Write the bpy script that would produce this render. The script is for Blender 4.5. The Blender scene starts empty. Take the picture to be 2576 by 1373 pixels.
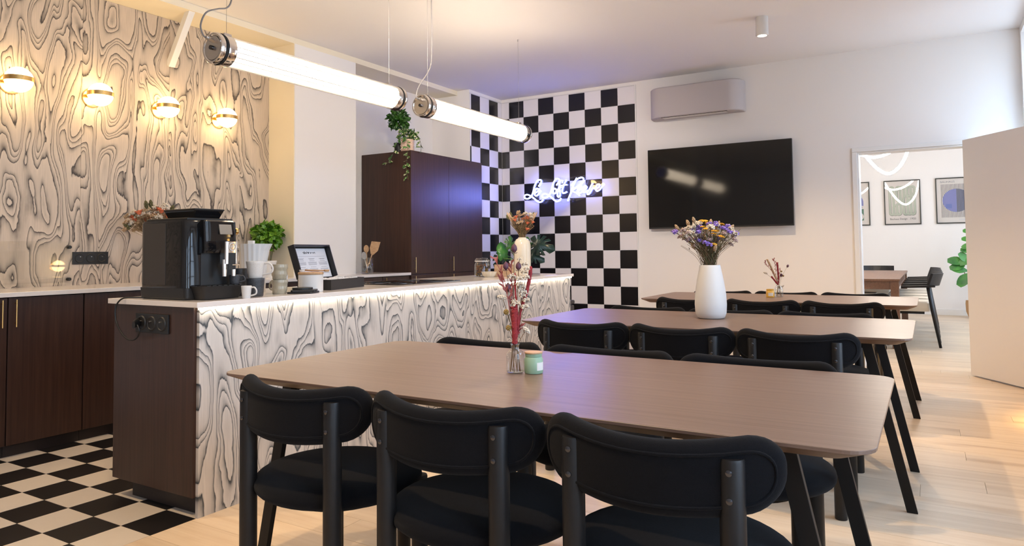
import bpy, bmesh, math, random
from mathutils import Vector, Matrix
random.seed(7)
PI = math.pi
SC = bpy.context.scene
COL = SC.collection

# ------------------------------------------------------------------ camera, world, exposure
cd = bpy.data.cameras.new('camera'); cam = bpy.data.objects.new('camera', cd); COL.objects.link(cam)
YAW, PITCH, ROLL = 0.5426, 0.0428, -0.0103
Fv = Vector((-math.sin(YAW) * math.cos(PITCH), math.cos(YAW) * math.cos(PITCH), math.sin(PITCH)))
Rv = Vector((math.cos(YAW), math.sin(YAW), 0)); Uv = Rv.cross(Fv)
R2 = math.cos(ROLL) * Rv + math.sin(ROLL) * Uv; U2 = -math.sin(ROLL) * Rv + math.cos(ROLL) * Uv
mw = Matrix((R2, U2, -Fv)).transposed().to_4x4(); mw.translation = (0, 0, 1.0982)
cam.matrix_world = mw
cd.sensor_fit = 'HORIZONTAL'; cd.sensor_width = 36; cd.lens = 1765.6 * 36 / 2576
cd.shift_x = (1288 - 1270.78) / 2576; cd.shift_y = -(686.5 - 554.96) / 2576
cd.clip_start = 0.02; cd.clip_end = 60
SC.camera = cam
SC.view_settings.view_transform = 'Standard'; SC.view_settings.look = 'None'
SC.view_settings.gamma = 1.0; SC.view_settings.use_curve_mapping = False
SC.view_settings.exposure = 0.25
try:
    SC.cycles.use_denoising = True
    SC.cycles.max_bounces = 8; SC.cycles.diffuse_bounces = 4; SC.cycles.glossy_bounces = 4
    SC.cycles.transmission_bounces = 6; SC.cycles.transparent_max_bounces = 12
    SC.cycles.caustics_reflective = False; SC.cycles.caustics_refractive = False
    SC.cycles.sample_clamp_indirect = 6.0
except Exception:
    pass

SKY_STRENGTH = 8.2          # daylight through the street windows
TUBE = 21.5                  # tubular pendants
STRIP = 11.0                # LED strip under the island top
GLOBE = 16.0                 # brass banded wall globes
NEON = 42.0                 # neon lettering
ROPE = 60.0                 # LED rope lamp in the far room

wd = bpy.data.worlds.new('sky'); SC.world = wd; wd.use_nodes = True
nt = wd.node_tree; nt.nodes.clear()
wo = nt.nodes.new('ShaderNodeOutputWorld'); bg = nt.nodes.new('ShaderNodeBackground')
tc = nt.nodes.new('ShaderNodeTexCoord'); sp = nt.nodes.new('ShaderNodeSeparateXYZ'); cr = nt.nodes.new('ShaderNodeValToRGB')
nt.links.new(tc.outputs['Generated'], sp.inputs[0]); nt.links.new(sp.outputs['Z'], cr.inputs[0])
cr.color_ramp.elements[0].position = 0.0; cr.color_ramp.elements[0].color = (0.48, 0.57, 0.68, 1)
cr.color_ramp.elements[1].position = 0.6; cr.color_ramp.elements[1].color = (0.52, 0.72, 1.0, 1)
nt.links.new(cr.outputs[0], bg.inputs[0]); bg.inputs[1].default_value = SKY_STRENGTH
nt.links.new(bg.outputs[0], wo.inputs[0])

def area_light(name, loc, rot, sx, sy, power, color, portal=False):
    ld = bpy.data.lights.new(name, 'AREA'); ld.shape = 'RECTANGLE'; ld.size = sx; ld.size_y = sy
    ld.energy = power; ld.color = color
    if portal:
        ld.cycles.is_portal = True
    o = bpy.data.objects.new(name, ld); COL.objects.link(o); o.location = loc; o.rotation_euler = rot
    return o
def spot_light(name, loc, rot, power, color, angle, blend=0.6, size=0.03):
    ld = bpy.data.lights.new(name, 'SPOT'); ld.energy = power; ld.color = color; ld.spot_size = angle
    ld.spot_blend = blend; ld.shadow_soft_size = size
    o = bpy.data.objects.new(name, ld); COL.objects.link(o); o.location = loc; o.rotation_euler = rot
    return o

for sx_, sy_, pw_ in ((-1.085, 3.2, 100), (-1.3, 0.9, 120), (-3.7, 0.9, 80)):   # unseen fill spots, added to warm and brighten the room
    spot_light('real_or_fill_spot', (sx_, sy_, 2.80), (0, 0, 0), pw_, (1.0, 0.72, 0.42), 2.0, 0.8)
spot_light('real_or_fill_spot', (-2.1, 2.6, 2.80), Vector((-1.75, 4.6, -1.15)).to_track_quat('-Z', 'Y').to_euler(), 300, (1.0, 0.87, 0.76), 1.0, 0.9, 0.06)  # added spot out of view, aimed to brighten the chequered wall corner
spot_light('floor_glow_fill', (0.62, 5.15, 0.75), (0.35, -0.45, 0), 120, (1.0, 0.56, 0.14), 1.5, 1.0, 0.08)  # extra spot, added to strengthen the street wall globe's glow on the floor

# ------------------------------------------------------------------ materials
def newmat(name):
    m = bpy.data.materials.new(name); m.use_nodes = True
    return m, m.node_tree, m.node_tree.nodes['Principled BSDF']
def N(nt, t, **k):
    n = nt.nodes.new(t)
    for a, v in k.items():
        if a.startswith('i_'):
            key = a[2:]
            key = int(key) if key.isdigit() else key.replace('_', ' ')
            n.inputs[key].default_value = v
        else:
            setattr(n, a, v)
    return n
def plain(name, col, rough=0.5, metal=0.0, spec=0.5, noise=0.0, nscale=20, bump=0.0, bscale=300, coat=0.0, sheen=0.0):
    m, nt, b = newmat(name)
    b.inputs['Base Color'].default_value = (*col, 1); b.inputs['Roughness'].default_value = rough
    b.inputs['Metallic'].default_value = metal; b.inputs['Specular IOR Level'].default_value = spec
    b.inputs['Coat Weight'].default_value = coat
    if sheen:
        b.inputs['Sheen Weight'].default_value = sheen; b.inputs['Sheen Roughness'].default_value = 0.5
    if noise or bump:
        tc = N(nt, 'ShaderNodeTexCoord')
    if noise:
        nz = N(nt, 'ShaderNodeTexNoise', i_Scale=nscale, i_Detail=3.0); nt.links.new(tc.outputs['Object'], nz.inputs[0])
        mx = N(nt, 'ShaderNodeMix', data_type='RGBA'); mx.inputs[6].default_value = (*[c * (1 - noise) for c in col], 1)
        mx.inputs[7].default_value = (*[min(1, c * (1 + noise)) for c in col], 1)
        nt.links.new(nz.outputs[0], mx.inputs[0]); nt.links.new(mx.outputs[2], b.inputs['Base Color'])
    if bump:
        nb = N(nt, 'ShaderNodeTexNoise', i_Scale=bscale, i_Detail=2.0); nt.links.new(tc.outputs['Object'], nb.inputs[0])
        bp = N(nt, 'ShaderNodeBump', i_Strength=bump, i_Distance=0.002)
        nt.links.new(nb.outputs[0], bp.inputs['Height']); nt.links.new(bp.outputs[0], b.inputs['Normal'])
    return m
def emit(name, col, strength):
    m, nt, b = newmat(name)
    b.inputs['Base Color'].default_value = (0.8, 0.8, 0.8, 1)
    b.inputs['Emission Color'].default_value = (*col, 1); b.inputs['Emission Strength'].default_value = strength
    return m
def glassy(name, col=(0.95, 0.97, 0.97), gloss=0.12, rough=0.02):
    # thin clear glass: lets light pass straight, reflects by angle
    m = bpy.data.materials.new(name); m.use_nodes = True; nt = m.node_tree; nt.nodes.clear()
    out = N(nt, 'ShaderNodeOutputMaterial'); tr = N(nt, 'ShaderNodeBsdfTransparent'); gl = N(nt, 'ShaderNodeBsdfGlossy')
    tr.inputs[0].default_value = (*col, 1); gl.inputs['Roughness'].default_value = rough
    fr = N(nt, 'ShaderNodeLayerWeight', i_Blend=0.25)
    mr = N(nt, 'ShaderNodeMapRange'); mr.inputs[3].default_value = gloss * 0.5; mr.inputs[4].default_value = min(1, gloss * 5)
    nt.links.new(fr.outputs['Facing'], mr.inputs[0])
    mx = N(nt, 'ShaderNodeMixShader'); nt.links.new(mr.outputs[0], mx.inputs[0])
    nt.links.new(tr.outputs[0], mx.inputs[1]); nt.links.new(gl.outputs[0], mx.inputs[2]); nt.links.new(mx.outputs[0], out.inputs[0])
    return m
def wood(name, c0, c1, axis='Z', rough=0.4, scale=55, stretch=0.03, rand=0.0, spec=0.5, knots=False):
    m, nt, b = newmat(name)
    tc = N(nt, 'ShaderNodeTexCoord'); mp = N(nt, 'ShaderNodeMapping')
    s = [scale, scale, scale]; s['XYZ'.index(axis)] = scale * stretch
    mp.inputs['Scale'].default_value = s
    src = tc.outputs['Object']
    oi = N(nt, 'ShaderNodeObjectInfo')
    if rand:
        ml = N(nt, 'ShaderNodeMath', operation='MULTIPLY'); ml.inputs[1].default_value = 40
        nt.links.new(oi.outputs['Random'], ml.inputs[0])
        ad = N(nt, 'ShaderNodeVectorMath', operation='ADD'); nt.links.new(src, ad.inputs[0]); nt.links.new(ml.outputs[0], ad.inputs[1])
        src = ad.outputs[0]
    nt.links.new(src, mp.inputs[0])
    n1 = N(nt, 'ShaderNodeTexNoise', i_Scale=1.0, i_Detail=4.0, i_Roughness=0.6, i_Distortion=0.4); nt.links.new(mp.outputs[0], n1.inputs[0])
    rp = N(nt, 'ShaderNodeValToRGB'); rp.color_ramp.elements[0].position = 0.3; rp.color_ramp.elements[1].position = 0.7
    rp.color_ramp.elements[0].color = (*c0, 1); rp.color_ramp.elements[1].color = (*c1, 1)
    nt.links.new(n1.outputs[0], rp.inputs[0])
    outc = rp.outputs[0]
    if knots:
        mp2 = N(nt, 'ShaderNodeMapping'); s2 = [7, 7, 7]; s2['XYZ'.index(axis)] = 1.6; mp2.inputs['Scale'].default_value = s2
        nt.links.new(src, mp2.inputs[0])
        n2 = N(nt, 'ShaderNodeTexNoise', i_Scale=1.0, i_Detail=2.0); nt.links.new(mp2.outputs[0], n2.inputs[0])
        r2 = N(nt, 'ShaderNodeValToRGB'); r2.color_ramp.elements[0].position = 0.27; r2.color_ramp.elements[1].position = 0.42
        r2.color_ramp.elements[0].color = (0.66, 0.56, 0.46, 1); r2.color_ramp.elements[1].color = (1, 1, 1, 1)
        nt.links.new(n2.outputs[0], r2.inputs[0])
        mk = N(nt, 'ShaderNodeMix', data_type='RGBA', blend_type='MULTIPLY'); mk.inputs[0].default_value = 0.6
        nt.links.new(outc, mk.inputs[6]); nt.links.new(r2.outputs[0], mk.inputs[7]); outc = mk.outputs[2]
    if rand:
        mr = N(nt, 'ShaderNodeMapRange'); mr.inputs[3].default_value = 1 - rand; mr.inputs[4].default_value = 1 + rand * 0.6
        nt.links.new(oi.outputs['Random'], mr.inputs[0])
        hs = N(nt, 'ShaderNodeHueSaturation'); nt.links.new(mr.outputs[0], hs.inputs['Value']); nt.links.new(outc, hs.inputs['Color'])
        outc = hs.outputs[0]
    nt.links.new(outc, b.inputs['Base Color'])
    b.inputs['Roughness'].default_value = rough; b.inputs['Specular IOR Level'].default_value = spec
    bp = N(nt, 'ShaderNodeBump', i_Strength=0.12, i_Distance=0.001); nt.links.new(n1.outputs[0], bp.inputs['Height'])
    nt.links.new(bp.outputs[0], b.inputs['Normal'])
    return m
def plywood(name, base, dark, sy, sz, lines, seed):
    # graphic plywood veneer: contour lines of a stretched, warped noise, with a soft shade on one side
    m, nt, b = newmat(name); L = nt.links.new
    tc = N(nt, 'ShaderNodeTexCoord'); oi = N(nt, 'ShaderNodeObjectInfo')
    ml = N(nt, 'ShaderNodeMath', operation='MULTIPLY'); ml.inputs[1].default_value = 37.0; L(oi.outputs['Random'], ml.inputs[0])
    ad = N(nt, 'ShaderNodeVectorMath', operation='ADD'); L(tc.outputs['Object'], ad.inputs[0]); L(ml.outputs[0], ad.inputs[1])
    mp = N(nt, 'ShaderNodeMapping'); mp.inputs['Scale'].default_value = (0.0, sy, sz); mp.inputs['Location'].default_value = (seed, seed * 0.3, 0)
    L(ad.outputs[0], mp.inputs[0])
    n0 = N(nt, 'ShaderNodeTexNoise', i_Scale=0.9, i_Detail=1.0); L(mp.outputs[0], n0.inputs[0])
    vs = N(nt, 'ShaderNodeVectorMath', operation='SCALE'); vs.inputs['Scale'].default_value = 0.9; L(n0.outputs['Color'], vs.inputs[0])
    va = N(nt, 'ShaderNodeVectorMath', operation='ADD'); L(mp.outputs[0], va.inputs[0]); L(vs.outputs[0], va.inputs[1])
    n1 = N(nt, 'ShaderNodeTexNoise', i_Scale=1.0, i_Detail=1.6, i_Roughness=0.4, i_Distortion=0.15); L(va.outputs[0], n1.inputs[0])
    mpf = N(nt, 'ShaderNodeMapping'); mpf.inputs['Scale'].default_value = (0, 170, 9); L(ad.outputs[0], mpf.inputs[0])
    nf = N(nt, 'ShaderNodeTexNoise', i_Scale=1.0, i_Detail=2.0); L(mpf.outputs[0], nf.inputs[0])
    mpg = N(nt, 'ShaderNodeMapping'); mpg.inputs['Scale'].default_value = (0, 42, 26); L(ad.outputs[0], mpg.inputs[0])
    ng = N(nt, 'ShaderNodeTexNoise', i_Scale=1.0, i_Detail=1.0); L(mpg.outputs[0], ng.inputs[0])
    jit = N(nt, 'ShaderNodeMath', operation='MULTIPLY_ADD'); jit.inputs[1].default_value = 0.16; L(nf.outputs[0], jit.inputs[0])
    jg = N(nt, 'ShaderNodeMath', operation='MULTIPLY'); jg.inputs[1].default_value = 0.20; L(ng.outputs[0], jg.inputs[0]); L(jg.outputs[0], jit.inputs[2])
    k = N(nt, 'ShaderNodeMath', operation='MULTIPLY_ADD'); k.inputs[1].default_value = lines; L(n1.outputs[0], k.inputs[0]); L(jit.outputs[0], k.inputs[2])
    k1 = N(nt, 'ShaderNodeMath', operation='MULTIPLY'); k1.inputs[1].default_value = 2.05; L(k.outputs[0], k1.inputs[0])
    k2 = N(nt, 'ShaderNodeMath', operation='SINE'); L(k1.outputs[0], k2.inputs[0])
    k3 = N(nt, 'ShaderNodeMath', operation='MULTIPLY_ADD'); k3.inputs[1].default_value = 0.36; L(k2.outputs[0], k3.inputs[0]); L(k.outputs[0], k3.inputs[2])
    fr = N(nt, 'ShaderNodeMath', operation='FRACT'); L(k3.outputs[0], fr.inputs[0])
    ramp = N(nt, 'ShaderNodeValToRGB'); e = ramp.color_ramp.elements
    e[0].position = 0.0; e[0].color = (1, 1, 1, 1); e[1].position = 0.06; e[1].color = (0.86, 0.86, 0.86, 1)
    for p, v in ((0.12, 0.62), (0.28, 0.36), (0.55, 0.10), (0.95, 0.02), (0.985, 0.5), (1.0, 1.0)):
        q = e.new(p); q.color = (v, v, v, 1)
    L(fr.outputs[0], ramp.inputs[0])
    # dark dyed patches here and there
    mpp = N(nt, 'ShaderNodeMapping'); mpp.inputs['Scale'].default_value = (0, sy * 1.9, sz * 1.5); mpp.inputs['Location'].default_value = (seed + 9, 3, 1); L(ad.outputs[0], mpp.inputs[0])
    np_ = N(nt, 'ShaderNodeTexNoise', i_Scale=1.0, i_Detail=2.0); L(mpp.outputs[0], np_.inputs[0])
    mrp = N(nt, 'ShaderNodeMapRange'); mrp.inputs[1].default_value = 0.40; mrp.inputs[2].default_value = 0.62; mrp.inputs[3].default_value = 0.05; mrp.inputs[4].default_value = 0.95; L(np_.outputs[0], mrp.inputs[0])
    mrf = N(nt, 'ShaderNodeMapRange'); mrf.inputs[1].default_value = 0.35; mrf.inputs[2].default_value = 0.65; mrf.inputs[3].default_value = 0.35; mrf.inputs[4].default_value = 1.0; L(nf.outputs[0], mrf.inputs[0])
    pm = N(nt, 'ShaderNodeMath', operation='MULTIPLY'); L(mrp.outputs[0], pm.inputs[0]); L(mrf.outputs[0], pm.inputs[1])
    pmx = N(nt, 'ShaderNodeMath', operation='MULTIPLY'); fg = N(nt, 'ShaderNodeMath', operation='SUBTRACT'); fg.inputs[0].default_value = 1.0; L(fr.outputs[0], fg.inputs[1])
    fp = N(nt, 'ShaderNodeMath', operation='POWER'); fp.inputs[1].default_value = 1.6; L(fg.outputs[0], fp.inputs[0])
    L(pm.outputs[0], pmx.inputs[0]); L(fp.outputs[0], pmx.inputs[1])
    mxm = N(nt, 'ShaderNodeMath', operation='MAXIMUM'); L(ramp.outputs[0], mxm.inputs[0]); L(pmx.outputs[0], mxm.inputs[1])
    fib = N(nt, 'ShaderNodeMapRange'); fib.inputs[3].default_value = 0.80; fib.inputs[4].default_value = 1.14; L(nf.outputs[0], fib.inputs[0])
    mix = N(nt, 'ShaderNodeMix', data_type='RGBA'); mix.inputs[6].default_value = (*base, 1); mix.inputs[7].default_value = (*dark, 1); L(mxm.outputs[0], mix.inputs[0])
    hs = N(nt, 'ShaderNodeHueSaturation'); L(fib.outputs[0], hs.inputs['Value']); L(mix.outputs[2], hs.inputs['Color'])
    L(hs.outputs[0], b.inputs['Base Color']); b.inputs['Roughness'].default_value = 0.55; b.inputs['Specular IOR Level'].default_value = 0.3
    return m
def ribbed(name, col, axis, freq, rough=0.3):
    m, nt, b = newmat(name)
    tc = N(nt, 'ShaderNodeTexCoord'); w = N(nt, 'ShaderNodeTexWave', bands_direction=axis); w.inputs['Scale'].default_value = freq
    nt.links.new(tc.outputs['Object'], w.inputs[0])
    bp = N(nt, 'ShaderNodeBump', i_Strength=0.3, i_Distance=0.002); nt.links.new(w.outputs['Fac'], bp.inputs['Height']); nt.links.new(bp.outputs[0], b.inputs['Normal'])
    b.inputs['Base Color'].default_value = (*col, 1); b.inputs['Roughness'].default_value = rough
    return m
def speckle(name, col, spot, rough=0.35, scale=600, thr=0.64):
    m, nt, b = newmat(name)
    tc = N(nt, 'ShaderNodeTexCoord'); nz = N(nt, 'ShaderNodeTexNoise', i_Scale=scale, i_Detail=1.0); nt.links.new(tc.outputs['Object'], nz.inputs[0])
    r = N(nt, 'ShaderNodeValToRGB'); r.color_ramp.elements[0].position = thr; r.color_ramp.elements[1].position = thr + 0.05
    r.color_ramp.elements[0].color = (*col, 1); r.color_ramp.elements[1].color = (*spot, 1)
    nt.links.new(nz.outputs[0], r.inputs[0]); nt.links.new(r.outputs[0], b.inputs['Base Color']); b.inputs['Roughness'].default_value = rough
    return m
def leafmat(name, c0, c1, rough=0.35, scale=30, cream=None):
    m, nt, b = newmat(name)
    tc = N(nt, 'ShaderNodeTexCoord'); nz = N(nt, 'ShaderNodeTexNoise', i_Scale=scale, i_Detail=2.0); nt.links.new(tc.outputs['Object'], nz.inputs[0])
    r = N(nt, 'ShaderNodeValToRGB'); e = r.color_ramp.elements; e[0].position = 0.35; e[1].position = 0.62
    e[0].color = (*c0, 1); e[1].color = (*c1, 1)
    if cream:
        q = e.new(0.54); q.color = (*c1, 1); e[-1].position = 0.60; e[-1].color = (*cream, 1)
    nt.links.new(nz.outputs[0], r.inputs[0]); nt.links.new(r.outputs[0], b.inputs['Base Color']); b.inputs['Roughness'].default_value = rough
    return m

M = {}
M['paint'] = plain('wall_paint', (0.82, 0.79, 0.765), 0.62, spec=0.3, bump=0.05, bscale=250)
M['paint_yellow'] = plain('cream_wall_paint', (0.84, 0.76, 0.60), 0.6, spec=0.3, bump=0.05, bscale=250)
M['ceiling'] = plain('ceiling_paint', (0.83, 0.80, 0.78), 0.75, spec=0.2)
M['trim'] = plain('white_gloss_paint', (0.80, 0.79, 0.77), 0.35)
M['door'] = plain('door_paint', (0.86, 0.81, 0.755), 0.5)
M['ply_wall'] = plywood('plywood_wall_veneer', (0.66, 0.55, 0.44), (0.040, 0.033, 0.034), 4.9, 1.5, 20.0, 3.1)
M['ply_island'] = plywood('plywood_island_veneer', (0.64, 0.60, 0.565), (0.035, 0.047, 0.06), 4.7, 1.9, 20.0, 11.7)
M['darkwood'] = wood('dark_wood_veneer', (0.031, 0.0135, 0.0085), (0.060, 0.027, 0.017), 'Z', 0.36, 70, 0.03)
M['plinth'] = plain('dark_plinth', (0.018, 0.010, 0.008), 0.5)
M['seam'] = plain('shadow_gap_black', (0.006, 0.005, 0.005), 0.7)
M['counter'] = plain('pale_quartz', (0.77, 0.71, 0.67), 0.12, noise=0.03, nscale=40)
M['brass'] = plain('brushed_brass', (0.80, 0.52, 0.20), 0.25, metal=1.0)
M['brass_dull'] = plain('dull_brass', (0.62, 0.45, 0.22), 0.35, metal=1.0)
M['chrome'] = plain('polished_steel', (0.78, 0.74, 0.70), 0.12, metal=1.0)
M['steel'] = plain('brushed_steel', (0.60, 0.57, 0.54), 0.3, metal=1.0)
M['darksteel'] = plain('dark_screw_steel', (0.10, 0.10, 0.11), 0.25, metal=1.0)
M['tabletop'] = wood('walnut_table_veneer', (0.135, 0.083, 0.060), (0.205, 0.132, 0.098), 'X', 0.35, 90, 0.02)
M['tableedge'] = wood('walnut_table_edge', (0.12, 0.065, 0.038), (0.19, 0.11, 0.066), 'X', 0.45, 90, 0.02)
M['blackmetal'] = plain('black_powder_coat', (0.0055, 0.005, 0.005), 0.5, spec=0.3)
M['blackwood'] = plain('black_stained_wood', (0.0065, 0.0055, 0.0055), 0.45, spec=0.4, noise=0.3, nscale=60)
M['fabric'] = plain('black_wool_fabric', (0.0062, 0.0060, 0.0070), 0.95, spec=0.08, noise=0.35, nscale=350, bump=0.5, bscale=900, sheen=0.05)
M['oak'] = wood('oak_plank', (0.67, 0.505, 0.345), (0.77, 0.615, 0.45), 'X', 0.36, 34, 0.04, rand=0.10, knots=True)
M['floorbase'] = plain('floor_joint_brown', (0.30, 0.19, 0.10), 0.7)
M['tile_black'] = plain('black_floor_tile', (0.010, 0.0085, 0.0085), 0.35, noise=0.3, nscale=15)
M['tile_cream'] = plain('cream_floor_tile', (0.66, 0.58, 0.49), 0.38, noise=0.04, nscale=15)
M['grout'] = plain('pale_grout', (0.62, 0.60, 0.60), 0.8)
M['wtile_black'] = plain('black_glazed_tile', (0.007, 0.0065, 0.008), 0.24)
M['wtile_white'] = plain('white_glazed_tile', (0.80, 0.77, 0.78), 0.25)
M['plastic'] = plain('matt_black_plastic', (0.010, 0.010, 0.0105), 0.45)
M['gloss_black'] = plain('gloss_black_plastic', (0.006, 0.006, 0.007), 0.05)
M['grey_plastic'] = plain('dark_grey_plastic', (0.035, 0.031, 0.029), 0.5, bump=0.2, bscale=1200)
M['screen'] = plain('tv_screen_glass', (0.004, 0.0038, 0.0038), 0.07)
M['display'] = plain('beige_display', (0.33, 0.28, 0.22), 0.25)
M['glass'] = glassy('clear_glass')
M['pane'] = glassy('window_pane', (0.97, 0.985, 1.0), 0.08)
M['splash'] = glassy('splashback_glass', (0.995, 0.995, 0.985), 0.06)
M['acrylic'] = glassy('clear_acrylic', (0.97, 0.97, 0.99), 0.07)
M['posterglass'] = glassy('poster_glazing', (0.99, 0.99, 0.99), 0.10)
M['tube'] = emit('led_tube_white', (1.0, 0.78, 0.56), TUBE)
M['strip'] = emit('led_strip_warm', (1.0, 0.84, 0.60), STRIP)
M['globe'] = emit('opal_globe_glow', (1.0, 0.68, 0.30), GLOBE)
M['neon'] = emit('neon_blue_white', (0.20, 0.25, 1.0), NEON)
M['rope'] = emit('led_rope_white', (1.0, 0.88, 0.74), ROPE)
M['spotglow'] = emit('spot_led', (1.0, 0.86, 0.66), 25)
M['ac'] = plain('grey_weave_fabric', (0.50, 0.46, 0.46), 0.8, noise=0.06, nscale=400, bump=0.3, bscale=800)
M['white_ceramic'] = plain('matt_white_ceramic', (0.71, 0.69, 0.665), 0.5, bump=0.08, bscale=400)
M['gloss_cream'] = plain('gloss_cream_ceramic', (0.74, 0.66, 0.52), 0.12)
M['mug_white'] = speckle('speckled_white_stoneware', (0.70, 0.67, 0.63), (0.45, 0.42, 0.38), 0.4)
M['mug_dark'] = speckle('speckled_charcoal_stoneware', (0.035, 0.037, 0.043), (0.20, 0.20, 0.22), 0.4)
M['mug_beige'] = plain('olive_beige_glaze', (0.40, 0.36, 0.27), 0.12, noise=0.25, nscale=60)
M['lightwood'] = wood('light_beech', (0.42, 0.24, 0.12), (0.58, 0.37, 0.20), 'X', 0.5, 60, 0.06)
M['paper'] = plain('white_paper', (0.72, 0.73, 0.78), 0.7)
M['ink'] = plain('printed_grey_ink', (0.22, 0.22, 0.25), 0.7)
M['inkdark'] = plain('printed_dark_ink', (0.035, 0.035, 0.035), 0.7)
M['posterpaper'] = plain('poster_paper', (0.80, 0.74, 0.69), 0.7)
M['sage'] = plain('sage_ink', (0.50, 0.55, 0.44), 0.7)
M['violet'] = plain('blue_violet_ink', (0.19, 0.21, 0.52), 0.7)
M['deepblue'] = plain('deep_blue_ink', (0.10, 0.15, 0.48), 0.7)
M['slate'] = plain('slate_violet_ink', (0.16, 0.17, 0.28), 0.7)
M['deepgreen'] = plain('deep_green_ink', (0.04, 0.17, 0.10), 0.7)
M['palegrey'] = plain('pale_grey_ink', (0.62, 0.63, 0.66), 0.7)
M['frameblack'] = plain('black_frame', (0.016, 0.018, 0.014), 0.45)
M['terracotta'] = plain('blush_pot', (0.62, 0.43, 0.32), 0.6, bump=0.2, bscale=60)
M['black_pot'] = plain('black_plant_pot', (0.010, 0.010, 0.010), 0.5)
M['basket'] = ribbed('woven_basket', (0.50, 0.31, 0.16), 'Z', 45, 0.8)
M['soil'] = plain('dark_soil', (0.02, 0.014, 0.01), 0.9)
M['leaf_herb'] = leafmat('herb_leaf', (0.05, 0.16, 0.008), (0.15, 0.33, 0.02), 0.4, 25)
M['leaf_dark'] = leafmat('dark_leaf', (0.012, 0.05, 0.008), (0.045, 0.14, 0.018), 0.35, 25)
M['leaf_vine'] = leafmat('variegated_leaf', (0.03, 0.10, 0.015), (0.05, 0.15, 0.02), 0.4, 55, cream=(0.62, 0.58, 0.38))
M['leaf_monstera'] = leafmat('monstera_leaf', (0.004, 0.020, 0.015), (0.008, 0.036, 0.026), 0.28, 12)
M['leaf_bright'] = leafmat('bright_leaf', (0.012, 0.075, 0.010), (0.03, 0.15, 0.02), 0.35, 12)
M['leaf_fiddle'] = leafmat('fiddle_leaf', (0.022, 0.12, 0.02), (0.06, 0.24, 0.03), 0.35, 8)
M['stem_green'] = plain('dry_green_stem', (0.11, 0.10, 0.04), 0.8)
M['stem_brown'] = plain('dry_brown_stem', (0.20, 0.12, 0.06), 0.8)
M['stem_tan'] = plain('dry_tan_stem', (0.36, 0.25, 0.12), 0.8)
M['fl_purple'] = plain('dried_purple_flower', (0.26, 0.17, 0.55), 0.8, noise=0.3, nscale=60)
M['fl_white'] = plain('dried_cream_flower', (0.66, 0.58, 0.47), 0.8, noise=0.2, nscale=60)
M['fl_yellow'] = plain('dried_yellow_flower', (0.80, 0.40, 0.03), 0.8, noise=0.2, nscale=80)
M['fl_mauve'] = plain('dried_mauve_flower', (0.36, 0.26, 0.24), 0.8, noise=0.3, nscale=60)
M['fl_coral'] = plain('dried_coral_flower', (0.85, 0.22, 0.10), 0.7, noise=0.25, nscale=60)
M['fl_tan'] = plain('dried_tan_flower', (0.46, 0.31, 0.18), 0.8, noise=0.3, nscale=60)
M['fl_red'] = plain('dried_red_plume', (0.30, 0.028, 0.032), 0.9, noise=0.35, nscale=150)
M['fl_pink'] = plain('dried_pink_spray', (0.34, 0.095, 0.085), 0.85, noise=0.3, nscale=80)
M['fl_plum'] = plain('dried_plum_pod', (0.10, 0.035, 0.06), 0.6, noise=0.4, nscale=90)
M['fl_ochre'] = plain('dried_ochre_ball', (0.32, 0.20, 0.05), 0.8, noise=0.3, nscale=90)
M['wax_green'] = plain('sage_wax', (0.28, 0.42, 0.29), 0.4)
M['wax_yellow'] = plain('yellow_wax', (0.80, 0.46, 0.07), 0.35)
M['label'] = plain('paper_label', (0.78, 0.74, 0.68), 0.7)
M['cereal'] = plain('brown_biscuits', (0.24, 0.09, 0.03), 0.7, noise=0.6, nscale=60)
M['seat_white'] = plain('ivory_seat_fabric', (0.74, 0.66, 0.54), 0.85)
M['dining_brown'] = wood('brown_dining_wood', (0.14, 0.065, 0.035), (0.21, 0.105, 0.06), 'Y', 0.38, 60, 0.03)
M['cable'] = plain('grey_cable', (0.22, 0.20, 0.19), 0.5)
M['cable_black'] = plain('black_cable', (0.01, 0.01, 0.01), 0.45)
M['wire'] = plain('steel_wire', (0.30, 0.28, 0.26), 0.4, metal=0.8)
M['rubber'] = plain('black_rubber_ring', (0.008, 0.008, 0.008), 0.6)
M['greybox'] = plain('dark_grey_felt', (0.055, 0.05, 0.055), 0.9)
M['hob'] = plain('hob_glass', (0.006, 0.006, 0.006), 0.04)

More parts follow.
